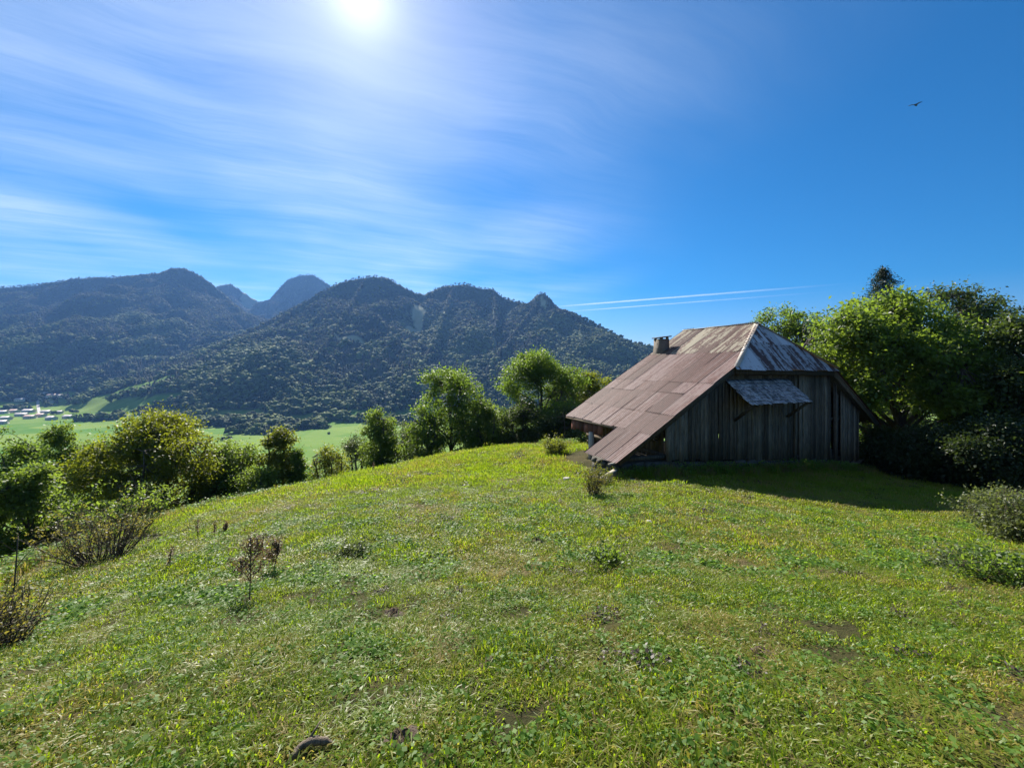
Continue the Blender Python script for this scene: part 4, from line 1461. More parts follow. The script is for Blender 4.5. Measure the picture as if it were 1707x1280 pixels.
    # roof tiles stored on the shelf
    for k, (u, v, mt) in enumerate(((1.86, 1.0, 'tile'), (2.12, 1.02, 'tile'), (2.36, 0.98, 'tile_pale'), (2.58, 1.04, 'tile_pale'), (2.0, 1.3, 'tile'), (2.3, 1.32, 'tile'))):
        n = 6
        V = []
        for i in range(n + 1):
            th = math.pi * i / n
            for dv in (0, 0.34):
                V.append((u + 0.12 * math.cos(th), v - 0.15 + dv, -1.40 + 0.055 * math.sin(th)))
        V = np.array(V); m = len(V)
        V = np.vstack([V, V - [0, 0, 0.014]])
        q = [[2 * i, 2 * i + 1, 2 * i + 3, 2 * i + 2] for i in range(n)]
        q += [[m + 2 * i + 2, m + 2 * i + 3, m + 2 * i + 1, m + 2 * i] for i in range(n)] + [[2 * i, 2 * i + 2, m + 2 * i + 2, m + 2 * i] for i in range(n)]
        wv = V @ np.array([[BU[0], BU[1], 0], [BV[0], BV[1], 0], [0, 0, 1]]) + BO
        c = wv.mean(0)
        t = add('roof_tile', mesh_np('roof_tile', wv - c, np.array(q), MAT[mt], True), None, c)
        tag(t, 'curved %s roof tile stored under the barn eave beside the corner post' % ('orange' if mt == 'tile' else 'pale'), 'roof tile', 'tiles stored under the %s eave end' % ('orange' if mt == 'tile' else 'pale'))
    # foundation of rough stones
    g = Geo()
    def fpr(ua, va, ub, vb, z0a, z0b, z1a, z1b, th):
        d = np.array([ub - ua, vb - va]); d /= np.linalg.norm(d); nn = np.array([-d[1], d[0]]) * th
        g.box8(bloc([(ua, va, z0a), (ub, vb, z0b), (ub + nn[0], vb + nn[1], z0b), (ua + nn[0], va + nn[1], z0a), (ua, va, z1a), (ub, vb, z1b), (ub + nn[0], vb + nn[1], z1b), (ua + nn[0], va + nn[1], z1a)]))
    fpr(0.45, 0.42, 15.6, 0.42, -3.2, -4.8, -2.06, -3.28, 0.4)
    fpr(0.45, 2.3, 0.45, 0.42, -3.2, -3.2, -2.2, -2.2, 0.0001 + 0.4)
    fd = add('foundation', g.mesh('foundation', MAT['mortar']), barn)
    iv, fi = ICO2
    def stone(u, v, z, s, mat):
        r = rs.normal(size=(len(iv), 1)) * 0.13
        vv = np.sign(iv) * np.abs(iv) ** 0.7 * (1 + r) * np.array(s)
        a = rs.uniform(-0.3, 0.3)
        c, sn = math.cos(a), math.sin(a)
        vv = np.c_[vv[:, 0] * c - vv[:, 2] * sn, vv[:, 1], vv[:, 0] * sn + vv[:, 2] * c]
        add('stone', mesh_np('stone', vv, fi, MAT[mat]), fd, bloc((u, v, z))[0])
    for row in range(3):
        u = 0.5 + rs.uniform(0, 0.2)
        while u < 15.6:
            w = rs.uniform(0.11, 0.38)
            zt = -2.06 - 0.0805 * (u - 0.45)
            z = zt - 0.14 - row * 0.25 + rs.uniform(-0.07, 0.07)
            stone(u + w, 0.50 - rs.uniform(0, 0.1), z, (w, rs.uniform(0.06, 0.16), rs.uniform(0.08, 0.16)), 'stone')
            u += 2 * w + 0.03
    for row in range(2):
        for v in np.arange(0.6, 2.3, 0.36):
            stone(0.43, v + rs.uniform(-0.04, 0.04), -2.3 - row * 0.24, (0.13, 0.17, 0.11), 'stone')
    # canopy over the door
    can = empty('canopy', (0, 0, 0), None, None)
    can.parent = barn
    can['label'] = 'small weathered grey shingle canopy above the door'
    ca, cb = 6.0, 9.8
    def cpt(u, t):
        # t 0 at the wall, 1 at the drip edge, shifted right as it comes forward
        return (u, 0.38 - 1.12 * t, 1.02 - 0.94 * t)
    g = Geo()
    P0, P1, P2, P3 = cpt(ca, 0), cpt(cb, 0), cpt(cb, 1), cpt(ca, 1)
    lo = [np.array(p) - [0, 0, 0.07] for p in (P3, P2, P1, P0)]; hi = [np.array(p) - [0, 0, 0.035] for p in (P3, P2, P1, P0)]
    g.box8(bloc(lo + hi))
    add('canopy_deck', g.mesh('canopy_deck', MAT['plank_dark']), can)
    nrow = 8
    for r_ in range(nrow):
        u = ca - rs.uniform(0, 0.1)
        while u < cb:
            w = rs.uniform(0.09, 0.17)
            t0, t1 = r_ / nrow - 0.02, (r_ + 1.5) / nrow + rs.uniform(-0.02, 0.05)
            lift0, lift1 = 0.0 + 0.004, 0.045 + rs.uniform(0, 0.02)
            a, b, c, d = (np.array(cpt(u, t1)) + [rs.normal() * 0.01, 0, lift1], np.array(cpt(u + w - 0.008, t1 + rs.uniform(-0.02, 0.02))) + [0, 0, lift1 + rs.normal() * 0.006],
                          np.array(cpt(u + w - 0.008, t0)) + [0, 0, lift0], np.array(cpt(u, t0)) + [0, 0, lift0])
            g = Geo()
            g.box8(bloc([p - [0, 0, 0.015] for p in (a, b, c, d)] + [a, b, c, d]))
            add('shingle', g.mesh('shingle', MAT['shingle']), can)
            u += w
    for u in (6.5, 9.9):
        g = Geo(); g.bar(bloc((u, 0.38, -0.75))[0], bloc((u, -0.60, 0.02))[0], 0.1, 0.1)
        add('brace', g.mesh('brace', MAT['plank_dark']), can)
        g = Geo(); g.bar(bloc((u, 0.38, 0.88))[0], bloc((u, -0.70, -0.03))[0], 0.1, 0.1)
        add('bracket', g.mesh('bracket', MAT['plank_dark']), can)


build_walls()


# ------------------------------------------------------------------ valley: village, road, single trees
MAT['house_wall'] = plain_mat('house_wall', (0.55, 0.52, 0.46), 0.9, 0.15, 0.4, 0)
MAT['house_wood'] = plain_mat('house_wood', (0.22, 0.15, 0.10), 0.9, 0.25, 0.6, 0)
MAT['house_roof'] = plain_mat('house_roof', (0.42, 0.38, 0.36), 0.55, 0.3, 0.5, 0)
MAT['house_roof_red'] = plain_mat('house_roof_red', (0.40, 0.28, 0.23), 0.6, 0.3, 0.5, 0)
MAT['house_window'] = plain_mat('house_window', (0.03, 0.035, 0.045), 0.2, 0.2, 1.0, 0)
MAT['road'] = plain_mat('road', (0.42, 0.40, 0.36), 0.9, 0.15, 0.1, 0)


def house(px, py, wid, dep, hgt, rz, roof, label):
    p = terrain_hit(px, py)
    root = empty('house', (p[0], p[1], p[2] - 0.5), label, 'house', 'houses of the valley village', rz)
    w, d, h = wid / 2, dep / 2, hgt
    r = d * 0.52
    g = Geo()
    v = [(-w, -d, 0), (w, -d, 0), (w, d, 0), (-w, d, 0), (-w, -d, h), (w, -d, h), (w, d, h), (-w, d, h), (-w, 0, h + r), (w, 0, h + r)]
    g.raw(v, [[0, 1, 5, 4], [2, 3, 7, 6]], [[1, 2, 6], [1, 6, 5], [5, 6, 9], [3, 0, 4], [3, 4, 7], [7, 4, 8]])
    add('wall', g.mesh('wall', MAT['house_wall']), root)
    g = Geo()
    o, e = 1.2, 1.0
    k = r / d
    for s in (-1, 1):
        a = [(-w - e, s * (d + o), h - o * k), (w + e, s * (d + o), h - o * k), (w + e, 0, h + r), (-w - e, 0, h + r)]
        g.box8([(x, y, z + 0.05) for x, y, z in a] + [(x, y, z + 0.40) for x, y, z in a])
    rf = add('roof', g.mesh('roof', MAT[roof]), root)
    g = Geo(); g.bar((w * 0.4, d * 0.3, h + r * 0.4), (w * 0.4, d * 0.3, h + r + 1.1), 0.9, 0.9)
    add('chimney', g.mesh('chimney', MAT['house_wall']), rf)
    for fl in range(2):
        for k in range(4):
            x = -w + (k + 0.5) * wid / 4
            g = Geo(); z = 1.2 + fl * 2.7
            if z + 1.4 > h: continue
            g.box8([(x - 0.6, -d - 0.04, z), (x + 0.6, -d - 0.04, z), (x + 0.6, -d + 0.1, z), (x - 0.6, -d + 0.1, z), (x - 0.6, -d - 0.04, z + 1.4), (x + 0.6, -d - 0.04, z + 1.4), (x + 0.6, -d + 0.1, z + 1.4), (x - 0.6, -d + 0.1, z + 1.4)])
            add('window', g.mesh('window', MAT['house_window']), root)


HOUSES = [
    (58, 662, 26, 15, 5.5, 0.1, 'house_roof', 'house at the upper end of the pale village road, leftmost of the far row'),
    (75, 659, 24, 14, 5.5, -0.2, 'house_roof', 'second house from the left in the far village row'),
    (90, 662, 26, 15, 5.5, 0.15, 'house_roof_red', 'reddish-roofed house at the right end of the far village row'),
    (73, 667, 16, 12, 5.0, 0.5, 'house_roof', 'small house just below the far village row beside the road'),
    (48, 688, 22, 14, 5.5, 0.0, 'house_roof', 'house left of the lower end of the village road'),
    (68, 695, 17, 12, 5.0, -0.1, 'house_roof_red', 'house standing at the lower end of the pale village road'),
    (50, 698, 17, 12, 5.0, 0.15, 'house_roof_red', 'reddish-roofed house nearest the green field below the village'),
    (77, 689, 15, 11, 5.0, 0.25, 'house_roof', 'house right of the lower village road, behind garden trees'),
    (100, 690, 9, 9, 5.5, 0.1, 'house_roof', 'narrow pale house right of the village among trees'),
    (114, 697, 17, 11, 4.5, -0.1, 'house_roof', 'rightmost low house of the village above the slim light tree'),
    (4, 690, 18, 13, 5.5, 0.2, 'house_roof', 'house cut by the left edge, upper of the edge houses'),
    (10, 700, 18, 12, 5.0, -0.1, 'house_roof', 'house at the left edge below the upper edge house'),
    (35, 669, 22, 14, 5.5, 0.2, 'house_roof', 'house on the field edge left of the far village row'),
    (84, 673, 18, 12, 5.0, -0.3, 'house_roof_red', 'reddish-roofed house right of the middle of the village road'),
    (36, 694, 18, 12, 5.0, 0.4, 'house_roof', 'house between the left edge houses and the lower village road'),
    (86, 700, 18, 12, 5.0, -0.25, 'house_roof', 'house right of the road end, nearest the fields on that side'),
    (24, 688, 20, 13, 5.5, -0.15, 'house_roof_red', 'reddish-roofed house between the left edge and the village road'),
    (106, 664, 20, 13, 5.5, 0.3, 'house_roof', 'house standing apart right of the far village row'),
    (3, 707, 15, 12, 5.0, 0.3, 'house_roof', 'lowest house at the left edge of the village'),
]
for a in HOUSES:
    house(*a)


def road():
    pts = [terrain_hit(x, y) for x, y in ((61, 664), (63, 670), (63.5, 677), (65, 685), (66, 691), (60, 697))]
    g = Geo()
    P = np.array(pts)
    t = np.linspace(0, len(P) - 1, 40)
    P = np.stack([np.interp(t, np.arange(len(P)), P[:, k]) for k in range(3)], 1)
    P[:, 2] = terrain_height(P[:, 0], P[:, 1]) + 0.5
    L, R = P - [4.5, 0, 0], P + [4.5, 0, 0]
    v = np.concatenate([L, R])
    n = len(P)
    q = [[i, n + i, n + i + 1, i + 1] for i in range(n - 1)]
    tag(add('road', mesh_np('road', v, np.array(q), MAT['road'])), 'pale straight road running up through the valley village', 'road', kind='structure')


road()

_far_protos = [blob_tree(300 + k, 14) for k in range(5)]


def valley_trees():
    spots = [(118, 672, 12, 'round dark tree in the field right of the village, left of a pair'), (127, 672, 12, 'round dark tree, right one of the close pair in the field by the village'),
             (142, 673, 12, 'single dark tree right of the close pair in the field'), (75, 675, 14, 'tree standing beside the middle of the village road'),
             (80, 678, 12, 'lower tree beside the village road'), (122, 690, 10, 'garden tree at the right end of the village'),
             (90, 692, 9, 'garden tree right of the lower end of the village road'), (38, 682, 13, 'leftmost tree of the clump left of the village road'),
             (30, 684, 13, 'tree in the clump near the left edge above the houses'), (401, 756, 7, 'small round tree in the green field below the dark wood'),
             (382, 733, 6, 'tree in the field hedge right of the broad yellowing tree'), (372, 735, 6, 'tree at the left end of the short field hedge'),
             (527, 772, 5, 'small dark tree in the field beside the thin sapling'), (548, 724, 4, 'lone small bush in the bright field before the dark wood')]
    for k, (px, py, h, lab) in enumerate(spots):
        p = terrain_hit(px, py)
        root = empty('valley_tree', (p[0], p[1], p[2] - 0.3), lab, 'tree', 'single trees in the valley fields')
        g = Geo(); g.tube([[0, 0, -0.5], [0, 0, h * 0.5]], [0.35, 0.2], 5)
        add('trunk', g.mesh('trunk', MAT['bark']), root)
        c = add('crown', _far_protos[k % 5], root)
        c.scale = (h * 1.15, h * 1.15, h)
        c.rotation_euler = (0, 0, k * 1.3)


valley_trees()


# ------------------------------------------------------------------ grass
def blade_tuft(seed, n, radius, h0, h1, width, mat, curl=0.6, lay=0.0):
    r = np.random.default_rng(seed)
    th = r.uniform(0, 2 * np.pi, n); rr = radius * np.sqrt(r.uniform(0, 1, n))
    base = np.c_[rr * np.cos(th), rr * np.sin(th), np.full(n, -0.012)]
    az = r.uniform(0, 2 * np.pi, n)
    d = np.c_[np.cos(az), np.sin(az), np.zeros(n)]
    h = r.uniform(h0, h1, n)[:, None]
    c = (curl * r.uniform(0.3, 1.5, n) + lay)[:, None]
    s = np.c_[-np.sin(az), np.cos(az), np.zeros(n)] * (width * r.uniform(0.6, 1.3, n))[:, None] * 0.5
    up = np.array([0, 0, 1.0])
    p1 = base + up * h * 0.55 + d * h * 0.22 * c
    p2 = base + up * h * (0.95 - 0.18 * np.minimum(c, 3.0)) + d * h * 0.75 * c
    v = np.stack([base - s, base + s, p1 - s * 0.85, p1 + s * 0.85, p2], 1).reshape(-1, 3)
    i = np.arange(n)[:, None] * 5
    q = i + np.array([[0, 1, 3, 2]]); t = i + np.array([[2, 3, 4]])
    return mesh_np('tuft', v, [q, t], MAT[mat])


def leafy_tuft(seed, n, radius, h, size, mat):
    """clover, plantain and dandelion leaves close to the ground"""
    r = np.random.default_rng(seed)
    th = r.uniform(0, 2 * np.pi, n); rr = radius * np.sqrt(r.uniform(0, 1, n))
    c = np.c_[rr * np.cos(th), rr * np.sin(th), r.uniform(0.3, 1, n) * h]
    nn = np.c_[r.normal(size=(n, 2)) * 0.45, np.ones(n)]; nn /= np.linalg.norm(nn, axis=1)[:, None]
    az = r.uniform(0, 6.28, n)
    a = np.c_[np.cos(az), np.sin(az), np.zeros(n)]
    a = a - nn * (a * nn).sum(1)[:, None]; b = np.cross(nn, a)
    L = size * r.uniform(0.6, 1.4, (n, 1))
    v = np.stack([c - a * L * .6, c + b * L * .42 - a * L * 0.05, c + a * L * .6, c - b * L * .42 - a * L * 0.05], 1).reshape(-1, 3)
    return mesh_np('leafy', v, np.arange(4 * n).reshape(-1, 4), MAT[mat])


BARN_IN = lambda x, y: ((x - BO[0]) * BU[0] + (y - BO[1]) * BU[1] > 0.45) & ((x - BO[0]) * BU[0] + (y - BO[1]) * BU[1] < 15.6) & ((x - BO[0]) * BV[0] + (y - BO[1]) * BV[1] > 0.4) & ((x - BO[0]) * BV[0] + (y - BO[1]) * BV[1] < 6.4)


def field_points(y0, y1, dens, margin=1.15, fn=None):
    area = 0.5 * (y1 * y1 - y0 * y0) * 2 * 1.26 * margin
    n = int(area * dens)
    y = np.sqrt(rng.uniform(y0 * y0, y1 * y1, n))
    x = rng.uniform(-1.26 * margin, 1.26 * margin, n) * y
    ok = ~BARN_IN(x, y)
    if fn is not None: ok &= fn(x, y)
    x, y = x[ok], y[ok]
    return x, y, meadow_height(x, y)


def lawn():
    protos = [blade_tuft(k, 34, 0.11, 0.02, 0.065, 0.008, 'grass', 1.3, 0.2) for k in range(5)] + \
             [blade_tuft(20 + k, 30, 0.09, 0.05, 0.12, 0.007, 'grass', 1.0, 0.4) for k in range(3)] + \
             [blade_tuft(30 + k, 80, 0.24, 0.025, 0.08, 0.014, 'grass', 1.2, 0.2) for k in range(4)] + \
             [blade_tuft(40 + k, 120, 0.5, 0.05, 0.12, 0.02, 'grass', 0.9) for k in range(4)]
    P, R, S, I = [], [], [], []

    def put(x, y, z, lo, hi, s0, s1):
        n = len(x)
        P.append(np.c_[x, y, z]); R.append(np.c_[rng.normal(size=(n, 2)) * 0.15, rng.uniform(0, 6.28, n)])
        s = rng.uniform(s0, s1, n) * (1 + 0.7 * fbm(x, y, 0.7, 3, 91))
        S.append(np.c_[np.maximum(s, 0.5) * 0 + rng.uniform(0.85, 1.2, n), rng.uniform(0.85, 1.2, n), np.maximum(s, 0.35)]); I.append(rng.integers(lo, hi, n))
    x, y, z = field_points(0.9, 6.5, 230, 1.2, lambda x, y: (fbm(x, y, 0.42, 3, 95) > -0.42))
    put(x, y, z, 0, 5, 0.6, 1.15)
    x, y, z = field_points(0.9, 9, 26, 1.2, lambda x, y: fbm(x, y, 0.8, 2, 96) > 0.1)
    put(x, y, z, 5, 8, 0.6, 1.1)
    x, y, z = field_points(6.0, 15, 76, 1.2, lambda x, y: (fbm(x, y, 0.42, 3, 95) > -0.48))
    put(x, y, z, 8, 12, 0.6, 1.2)
    x, y, z = field_points(14, 46, 14, 1.15, lambda x, y: (fbm(x, y, 0.9, 3, 95) > -0.6))
    put(x, y, z, 12, 16, 0.6, 1.2)
    P, R, S, I = map(np.concatenate, (P, R, S, I))
    print('grass', len(P))
    scatter('grass', protos, P, R, S, I, 'short grazed green grass growing all over the meadow', 'grass')
    # broad leaves
    protos = [leafy_tuft(60 + k, 46, 0.12, 0.055, 0.026, 'clover') for k in range(4)] + [leafy_tuft(70 + k, 46, 0.20, 0.08, 0.046, 'clover') for k in range(3)]
    x, y, z = field_points(1.0, 12, 34, 1.2, lambda x, y: fbm(x, y, 0.5, 3, 97) > 0.12 - 0.25 * (y < 4.5))
    n = len(x)
    far = (y > 5).astype(int)
    I = np.where(far, rng.integers(4, 7, n), rng.integers(0, 4, n))
    s = rng.uniform(0.55, 1.15, n)
    scatter('clover', protos, np.c_[x, y, z], np.c_[np.zeros((n, 2)), rng.uniform(0, 6.28, n)], np.c_[s, s, s], I, 'low clover and broad-leaved weeds among the meadow grass', 'clover')
    # dead straw lying in the turf
    protos = [blade_tuft(80 + k, 30, 0.14, 0.03, 0.09, 0.0035, 'straw', 1.5, 1.0) for k in range(4)] + [blade_tuft(90 + k, 40, 0.4, 0.1, 0.25, 0.009, 'straw', 1.3, 0.8) for k in range(3)]
    x, y, z = field_points(1.0, 9, 22, 1.2, lambda x, y: fbm(x, y, 0.9, 4, 98) > 0.1)
    x2, y2, z2 = field_points(9, 30, 2.2, 1.15, lambda x, y: fbm(x, y, 2.5, 3, 98) > 0.2)
    n, n2 = len(x), len(x2)
    I = np.r_[rng.integers(0, 4, n), rng.integers(4, 7, n2)]
    x, y, z = np.r_[x, x2], np.r_[y, y2], np.r_[z, z2]
    n = len(x)
    s = rng.uniform(0.6, 1.2, n)
    scatter('dry_grass', protos, np.c_[x, y, z], np.c_[np.zeros((n, 2)), rng.uniform(0, 6.28, n)], np.c_[s, s, s * 0.7], I, 'bleached dry straw lying flat in the meadow turf', 'dry grass')


lawn()


def litter():
    """crumbs of earth, dung and dead leaves in the turf"""
    protos = [leafy_tuft(500 + k, 70, 0.11, 0.035, 0.022, 'litter') for k in range(4)]
    x, y, z = field_points(1.2, 20, 2.6, 1.15, lambda x, y: fbm(x, y, 1.6, 3, 123) > 0.05)
    n = len(x)
    s = rng.uniform(0.4, 1.5, n) * (0.75 + 0.05 * y)
    scatter('leaf_litter', protos, np.c_[x, y, z + 0.012], np.c_[np.zeros((n, 2)), rng.uniform(0, 6.28, n)], np.c_[s, s * rng.uniform(0.5, 1, n), s], rng.integers(0, 4, n),
            'dark crumbs of earth and dead leaves strewn in the meadow grass', 'leaf litter')


MAT['litter'] = leaf_mat('litter', (0.025, 0.018, 0.012), (0.09, 0.065, 0.04), (0.05, 0.035, 0.02), 0.2)
litter()


def brow_growth():
    """tall tired grass and weeds along the far and left rim of the meadow"""
    rim = np.array([at(*c) for c in ((-60, 1010, 8), (60, 935, 11.5), (200, 885, 15), (330, 856, 17.6), (430, 834, 20.5), (500, 818, 22.6), (620, 792, 26.2), (750, 766, 29.8), (870, 753, 30.8), (960, 747, 26))])
    t = rng.uniform(0, len(rim) - 1, 2600)
    x = np.interp(t, np.arange(len(rim)), rim[:, 0]); y = np.interp(t, np.arange(len(rim)), rim[:, 1])
    # outward of the rim (away from the viewer)
    r = np.hypot(x, y)
    o = np.abs(rng.normal(size=len(t))) * 1.3 - 0.25
    x, y = x + x / r * o, y + y / r * o
    # and along the foot of the barn
    wu, wv = rng.uniform(0.2, 16.0, 420), 0.28 - np.abs(rng.normal(size=420)) * 0.28
    x, y = np.r_[x, BO[0] + wu * BU[0] + wv * BV[0]], np.r_[y, BO[1] + wu * BU[1] + wv * BV[1]]
    z = meadow_height(x, y)
    protos = [blade_tuft(400 + k, 60, 0.22, 0.25, 0.6, 0.016, 'straw', 0.55) for k in range(3)] + [blade_tuft(410 + k, 60, 0.25, 0.2, 0.55, 0.018, 'grass', 0.6) for k in range(3)] + \
             [leafy_tuft(420 + k, 70, 0.3, 0.5, 0.07, 'clover') for k in range(3)]
    n = len(x)
    s = rng.uniform(0.5, 1.15, n)
    scatter('tall_grass', protos, np.c_[x, y, z], np.c_[np.zeros((n, 2)), rng.uniform(0, 6.28, n)], np.c_[s, s, s], rng.integers(0, 9, n),
            'tall tired grass and weeds along the rim of the meadow and the barn foot', 'tall grass')


brow_growth()


# ------------------------------------------------------------------ shrubs and weeds one can point to
def shrub(name, px, py, depth, height, half, label, leaf, seed, stems=40, leaves_per=18, lsize=0.05, twig='twig', top_only=0.35, cat='shrub', lean=0.5, droop=0.2, spread=0.12, dead=0):
    rs = np.random.default_rng(seed)
    p = at(px, py, depth)
    base = (p[0], p[1], ground(p[0], p[1]) - 0.02)
    root = empty(name, base, label, cat)
    g = Geo()
    cents = []
    for k in range(stems):
        th = rs.uniform(0, 6.283)
        r0 = half * 0.3 * math.sqrt(rs.uniform())
        a = np.array([r0 * math.cos(th), r0 * math.sin(th), -0.03])
        R = half * rs.uniform(0.3, 1.0)
        hh = height * rs.uniform(0.5, 1.0) * (1.15 - 0.45 * R / half)
        th2 = th + rs.uniform(-0.6, 0.6)
        b = np.array([R * math.cos(th2), R * math.sin(th2), hh])
        sp = bend(a, b, 0.12, rs, n=6, wob=0.17)
        g.tube(sp, np.linspace(0.010, 0.003, 6) * (0.7 + height * 0.35), 4, cap=False)
        for m in range(5):
            f = rs.uniform(0.3, 1.0)
            q0 = sp[int(f * 5)]
            e = q0 + rs.normal(size=3) * [0.16, 0.16, 0.10] * (0.6 + half * 0.5) + [0, 0, 0.06]
            g.tube(bend(q0, e, 0.05, rs, n=3), [0.004, 0.003, 0.002], 3, cap=False)
            if e[2] > height * top_only or rs.uniform() < 0.12:
                cents.append(e)
    for k in range(dead):
        th = rs.uniform(3.6, 5.8)
        e = np.array([half * rs.uniform(0.3, 0.8) * math.cos(th), half * rs.uniform(0.5, 0.9) * math.sin(th), rs.uniform(0.05, 0.3)])
        g.tube(bend([0, 0, 0.05], e, 0.1, rs, n=5), np.linspace(0.009, 0.003, 5), 4)
    add('stems', g.mesh('stems', MAT[twig], True), root)
    if cents:
        v, q = leaf_cloud(np.array(cents), leaves_per, spread, lsize, rs, 0.8, droop, 0.6)
        v[:, 2] = np.maximum(v[:, 2], 0.01)
        add('leaves', mesh_np('leaves', v, q, MAT[leaf]), root)
    return root


shrub('thorn_shrub', 165, 950, 9.6, 1.55, 1.35, 'brown twiggy shrub with yellowish leaf tips at the left of the meadow', 'leaf_rust', 61, 85, 9, 0.05, 'twig', 0.45, dead=5)
shrub('hazel_shrub', 200, 900, 12.5, 2.1, 1.5, 'leafy yellow-green shrub right behind the brown twiggy shrub', 'leaf_bright', 62, 50, 12, 0.085, 'twig', 0.4)
shrub('dead_brush', -12, 1130, 4.3, 0.72, 0.55, 'dark heap of dead twigs at the left edge of the picture', 'leaf_rust', 63, 70, 6, 0.035, 'twig', 0.2)
shrub('bramble_bush', 1712, 925, 8.9, 1.3, 1.0, 'sunlit leafy bramble at the right edge of the meadow', 'leaf_bramble', 64, 120, 26, 0.06, 'twig', 0.05, spread=0.16)
shrub('bramble_bush', 1672, 862, 11.5, 1.0, 0.7, 'bramble behind the sunlit one, against the dark bushes on the right', 'leaf_bramble', 65, 90, 24, 0.07, 'twig', 0.05, spread=0.16)
shrub('nettle_patch', 1690, 1040, 4.9, 0.38, 0.55, 'dark leafy nettles at the right edge below the bramble', 'leaf_mid', 66, 90, 12, 0.045, 'twig', 0.1, cat='weed', spread=0.07)
shrub('nettle_patch', 1615, 985, 5.9, 0.18, 0.4, 'low grey-green weed patch left of the dark nettles', 'leaf_grey', 67, 90, 10, 0.045, 'twig', 0.1, cat='weed', spread=0.07)
shrub('tall_weed', 990, 835, 12.0, 0.95, 0.42, 'thin brownish weed standing before the low corner of the barn roof', 'leaf_rust', 68, 34, 7, 0.045, 'twig', 0.15, cat='weed', spread=0.08)
shrub('tall_weed', 1005, 800, 14.4, 0.75, 0.5, 'weed growing against the stones under the low barn eave', 'leaf_yellow', 69, 30, 8, 0.05, 'twig', 0.1, cat='weed', spread=0.08)
shrub('small_shrub', 925, 758, 21.5, 0.85, 0.75, 'small round shrub alone on the brow just left of the barn', 'leaf_yellow', 70, 50, 16, 0.07, 'twig', 0.3, spread=0.14)
shrub('dock_leaves', 590, 905, 7.0, 0.12, 0.26, 'grey-green leafy weed tuft in the middle of the meadow', 'leaf_grey', 72, 40, 7, 0.05, 'twig', 0.1, cat='weed', spread=0.06)
shrub('dock_leaves', 1010, 945, 5.6, 0.08, 0.26, 'dark green low weed patch right of the middle of the meadow', 'leaf_mid', 73, 40, 7, 0.05, 'twig', 0.1, cat='weed', spread=0.06)


def dock(px, py, depth, h, label, seed, heads=3, side=0.0):
    rs = np.random.default_rng(seed)
    p = at(px, py, depth)
    root = empty('dead_stalk', (p[0], p[1], ground(p[0], p[1]) - 0.02), label, 'weed', 'dead seed stalks')
    g = Geo()
    cents = []
    top = np.array([side * h, 0, h])
    sp = bend([0, 0, -0.05], top, 0.0, rs, n=6, wob=0.02)
    g.tube(sp, np.linspace(0.009, 0.004, 6), 5)
    for k in range(heads):
        q0 = sp[2 + k % 3]
        e = q0 + np.array([rs.normal() * 0.2, rs.normal() * 0.2, rs.uniform(0.12, 0.4)]) * h
        lp = bend(q0, e, 0.05, rs, n=4)
        g.tube(lp, np.linspace(0.005, 0.003, 4), 4)
        for f in np.linspace(0.4, 1, 5): cents.append(q0 + (e - q0) * f)
    for f in np.linspace(0.45, 1.0, 7): cents.append(sp[0] + (top - sp[0]) * f)
    add('stem', g.mesh('stem', MAT['twig'], True), root)
    v, q = leaf_cloud(np.array(cents), 30, 0.055 * max(h, 0.35) / 0.5, 0.03, rs, 1.2, 0.3, 0.6)
    tag(add('seed_head', mesh_np('seed_head', v, q, MAT['leaf_dry']), root), kind='stuff')


dock(415, 1025, 5.0, 0.78, 'tall branched dead stalk in the left foreground meadow', 81, 6, 0.02)
dock(452, 962, 6.4, 0.55, 'dead stalk leaning right just behind the tall branched one', 82, 5, 0.25)
dock(330, 890, 10.0, 0.52, 'leftmost of three short dark stalks on the left brow', 83, 0)
dock(358, 886, 10.2, 0.38, 'middle one of three short dark stalks on the left brow', 84, 0)
dock(377, 886, 10.2, 0.33, 'rightmost and shortest of three dark stalks on the left brow', 85, 2)
dock(623, 806, 22, 0.5, 'thin stalk on the brow below the slim round-topped tree', 86, 1)
dock(275, 950, 7.5, 0.45, 'bare thin stalk slanting right of the twiggy brown shrub', 87, 0, 0.3)


def sapling():
    p = at(10, 1085, 4.7)
    rs = np.random.default_rng(90)
    root = empty('bare_sapling', (p[0], p[1], ground(p[0], p[1]) - 0.03), 'bare thin upright sapling stem near the left edge', 'sapling')
    g = Geo()
    top = at(30, 893, 4.7)
    e = np.array([top[0] - p[0], 0, top[2] - root.location.z])
    sp = bend([0, 0, -0.05], e, 0.0, rs, n=8, wob=0.02)
    g.tube(sp, np.linspace(0.013, 0.005, 8), 5)
    for k in range(5):
        q0 = sp[2 + k]
        g.tube(bend(q0, q0 + np.array([rs.choice([-1, 1]) * rs.uniform(0.1, 0.3), rs.normal() * 0.1, rs.uniform(0.15, 0.4)]), 0.0, rs, n=4), np.linspace(0.005, 0.002, 4), 4)
    add('stem', g.mesh('stem', MAT['twig'], True), root)


sapling()


